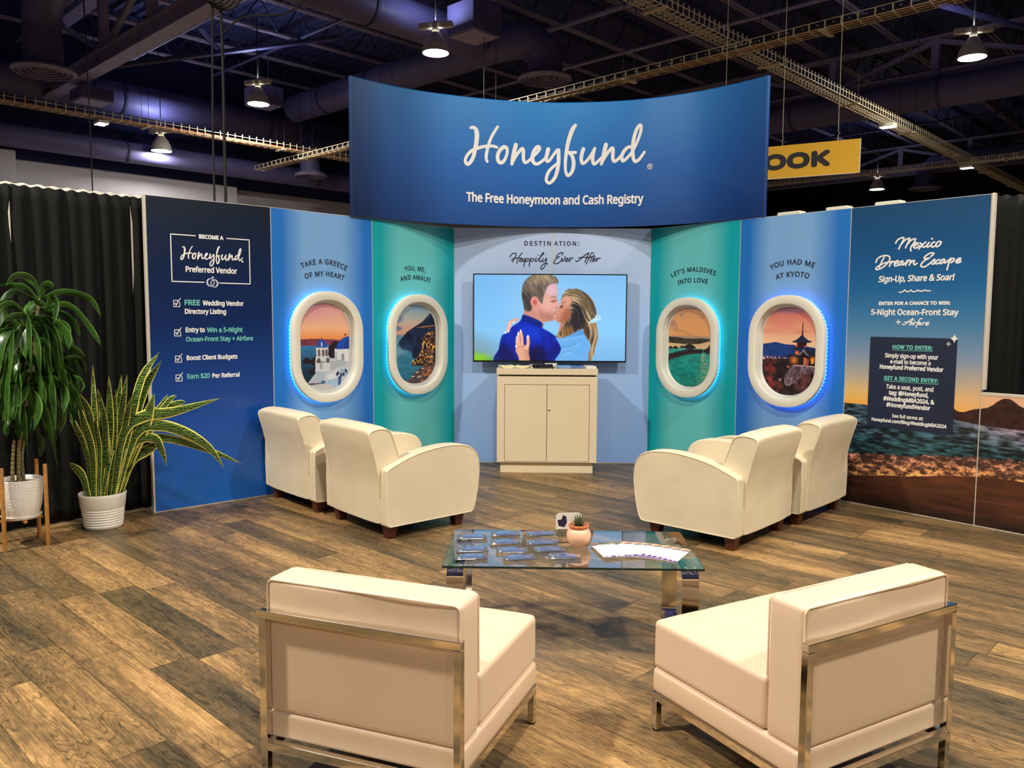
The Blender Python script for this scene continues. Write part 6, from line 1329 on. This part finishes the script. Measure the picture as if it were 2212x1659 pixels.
DL = (-3.582, 5.588); du_ = np.array((.6913, .7225))
dl = lambda s: (DL[0]+du_[0]*s, DL[1]+du_[1]*s)
slit = lambda za, zb, w: (lambda z: w*max(0.0, min(1.0, (z-za)/.25, (zb-z)/.12)))
drape(dl(-1.6), dl(.128), 2.435, M['drape'], 'black curtain at the far left edge, behind the tall plant', 'black curtains', seed=2, gap1=slit(1.98, 2.34, .016))
drape(dl(.130), dl(.940), 2.435, M['drape'], 'black curtain between the two slits, behind both floor plants', 'black curtains', seed=3)
drape(dl(.942), dl(1.20), 2.435, M['drape'], 'narrow black curtain right beside the navy panel', 'black curtains', seed=4, gap0=slit(1.60, 2.38, .012))
drape(dl(-2.2-.0)+(), (dl(1.0)), 2.435, M['drape'], 'x', 'x', seed=9) if False else None
nb = np.array((-.7225, .6913)); off = lambda p, d: (p[0]+nb[0]*d, p[1]+nb[1]*d)
drape(off(dl(-1.8), .9), off(dl(1.6), .9), 2.575, M['drape_white'], 'white curtain of the next booth, seen over the black curtains', 'white curtains', seed=6, pleat=.16)
drape((3.55, 6.28), (6.6, 5.4), 2.475, M['drape'], 'black curtain at the right, above the low beach wall', 'black curtains', seed=7, pleat=.13, amp=.03)
# white sign top beyond the right curtain, small plain boxes peeking over the wall, not lamps
tag(MB().box(-.6, .6, -.04, .04, 0, 2.86).build('white_sign_panel', M['lamp_white'], None, smooth=None, loc=(5.9, 8.7, 0), rz=-.5), 'pale panel top showing above the black curtain at the right edge', 'panel')
for (i, s, w, l, sl) in ((6, .43, .26, 'beige box top over the blue panel edge, nearest the header', .4), (6, .885, .20, 'beige box top over the middle of the blue panel edge', .1), (7, .25, .24, 'beige box top over the edge of the tall beach mural', .4)):
    p, q = JOINTS[i], JOINTS[i+1]; L = math.hypot(q[0]-p[0], q[1]-p[1]); dx, dy = (q[0]-p[0])/L, (q[1]-p[1])/L
    x, y = p[0]+dx*s-dy*.13, p[1]+dy*s+dx*.13
    o = empty('clip_light', (x, y, 0), math.atan2(dy, dx), l, 'box', 'beige boxes behind the wall top')
    MB().prism([(-w/2, 2.40), (w/2, 2.40), (w/2*(1-sl*.4), 2.478), (-w/2*(1-sl*.4), 2.478)], -.04, .06, 'y').build('head', M['frame_white'], o, smooth=None, bevel=.006)
    MB().box(-.02, .02, -.052, -.030, 2.30, 2.42).build('bracket', M['alu'], o, smooth=None)

# ------------------------------------------------------------------ yellow hanging sign
SG = empty('hanging_sign', (4.59, 10.90, 3.46), math.atan2(-.59, 1.06), 'yellow hanging sign reading BOOK, partly behind the header', 'sign')
MB().box(-2.05, 0, 0, .03, 0, .44).build('board', M['yellow'], SG, smooth=None)
MB().box(0, .008, -.002, .032, 0, .44).box(-2.05, 0, -.001, .031, -.006, 0).build('edge_trim', M['print_white'], SG, smooth=None)
mb = MB(); put_text(mb, 'BOOK', -1.48, -.36, .115, .215, lambda s, z, d=0.0: (s, -.004-d, z), .10, 1.0); mb.build('lettering', M['black_print'], SG, smooth=None)
for x in (-.28, -1.0, -1.8):
    MB().tube([(x, .015, .44), (x, .015, .52), (x+.02, .015, .54), (x, .015, .56), (x, .015, 5.2)], .004, 6).build('hanging_wire', M['galv'], SG)

# ------------------------------------------------------------------ hanging cables
c1 = MB().tube([tuple(p) for p in catmull([(-3.35, 9.5, 9.3), (-3.40, 9.5, 6.5), (-3.43, 9.5, 5.0), (-3.46, 9.5, 3.6), (-3.463, 9.5, 1.2)], 6)], .013, 6).build('hanging_cable', M['cable_black'])
tag(c1, 'black cable hanging down behind the navy panel, left of a pair', 'cable', 'cables hanging behind the wall')
c2 = MB().tube([tuple(p) for p in catmull([(-3.32, 9.55, 9.3), (-3.35, 9.55, 5.6), (-3.345, 9.55, 4.4), (-3.350, 9.55, 3.2), (-3.350, 9.55, 1.2)], 6)], .018, 6).build('hanging_cable', M['cable_black'])
tag(c2, 'thicker black cable hanging down behind the navy panel, right of a pair', 'cable', 'cables hanging behind the wall')
mb = MB()
for k in range(5): mb.tube([(-3.40+(.13+.012*k)*math.cos(t*PI/12)+.03*k, 9.36+.03*k, 5.14+(.10+.015*k)*math.sin(t*PI/12)) for t in range(24)], .013, 6, closed=True)
tag(mb.build('cable_coil', M['cable_black']), 'coil of black cable tied up high at the top left', 'cable')
tag(MB().tube([tuple(p) for p in catmull([(-7.60, 14.6, 9.3), (-7.50, 14.6, 6.0), (-7.49, 14.6, 1.0)], 5)], .012, 6).build('hanging_cable', M['cable_black']), 'thin black cable hanging in front of the pale hall wall', 'cable', 'cables hanging behind the wall')
tag(MB().tube([tuple(p) for p in catmull([(-3.34, 9.55, 4.75), (-3.1, 9.6, 4.95), (-2.6, 9.7, 5.05), (-2.2, 9.75, 5.5), (-1.4, 9.9, 6.8), (-1.15, 9.95, 8.5)], 6)], .012, 6).build('slung_cable', M['cable_black']), 'black cable slung from the hanging pair up toward the ceiling', 'cable')
for i, (px, l) in enumerate((((23.85, 8.6, 5.9), 'small red alarm light on the navy hall wall at left'),)):
    tag(MB().rbox(0, 0, 0, .3, .1, .12, .02, 2).build('alarm_light', M['red_plastic'], None, loc=hall(*px), rz=A_U+PI/2), l, 'alarm')
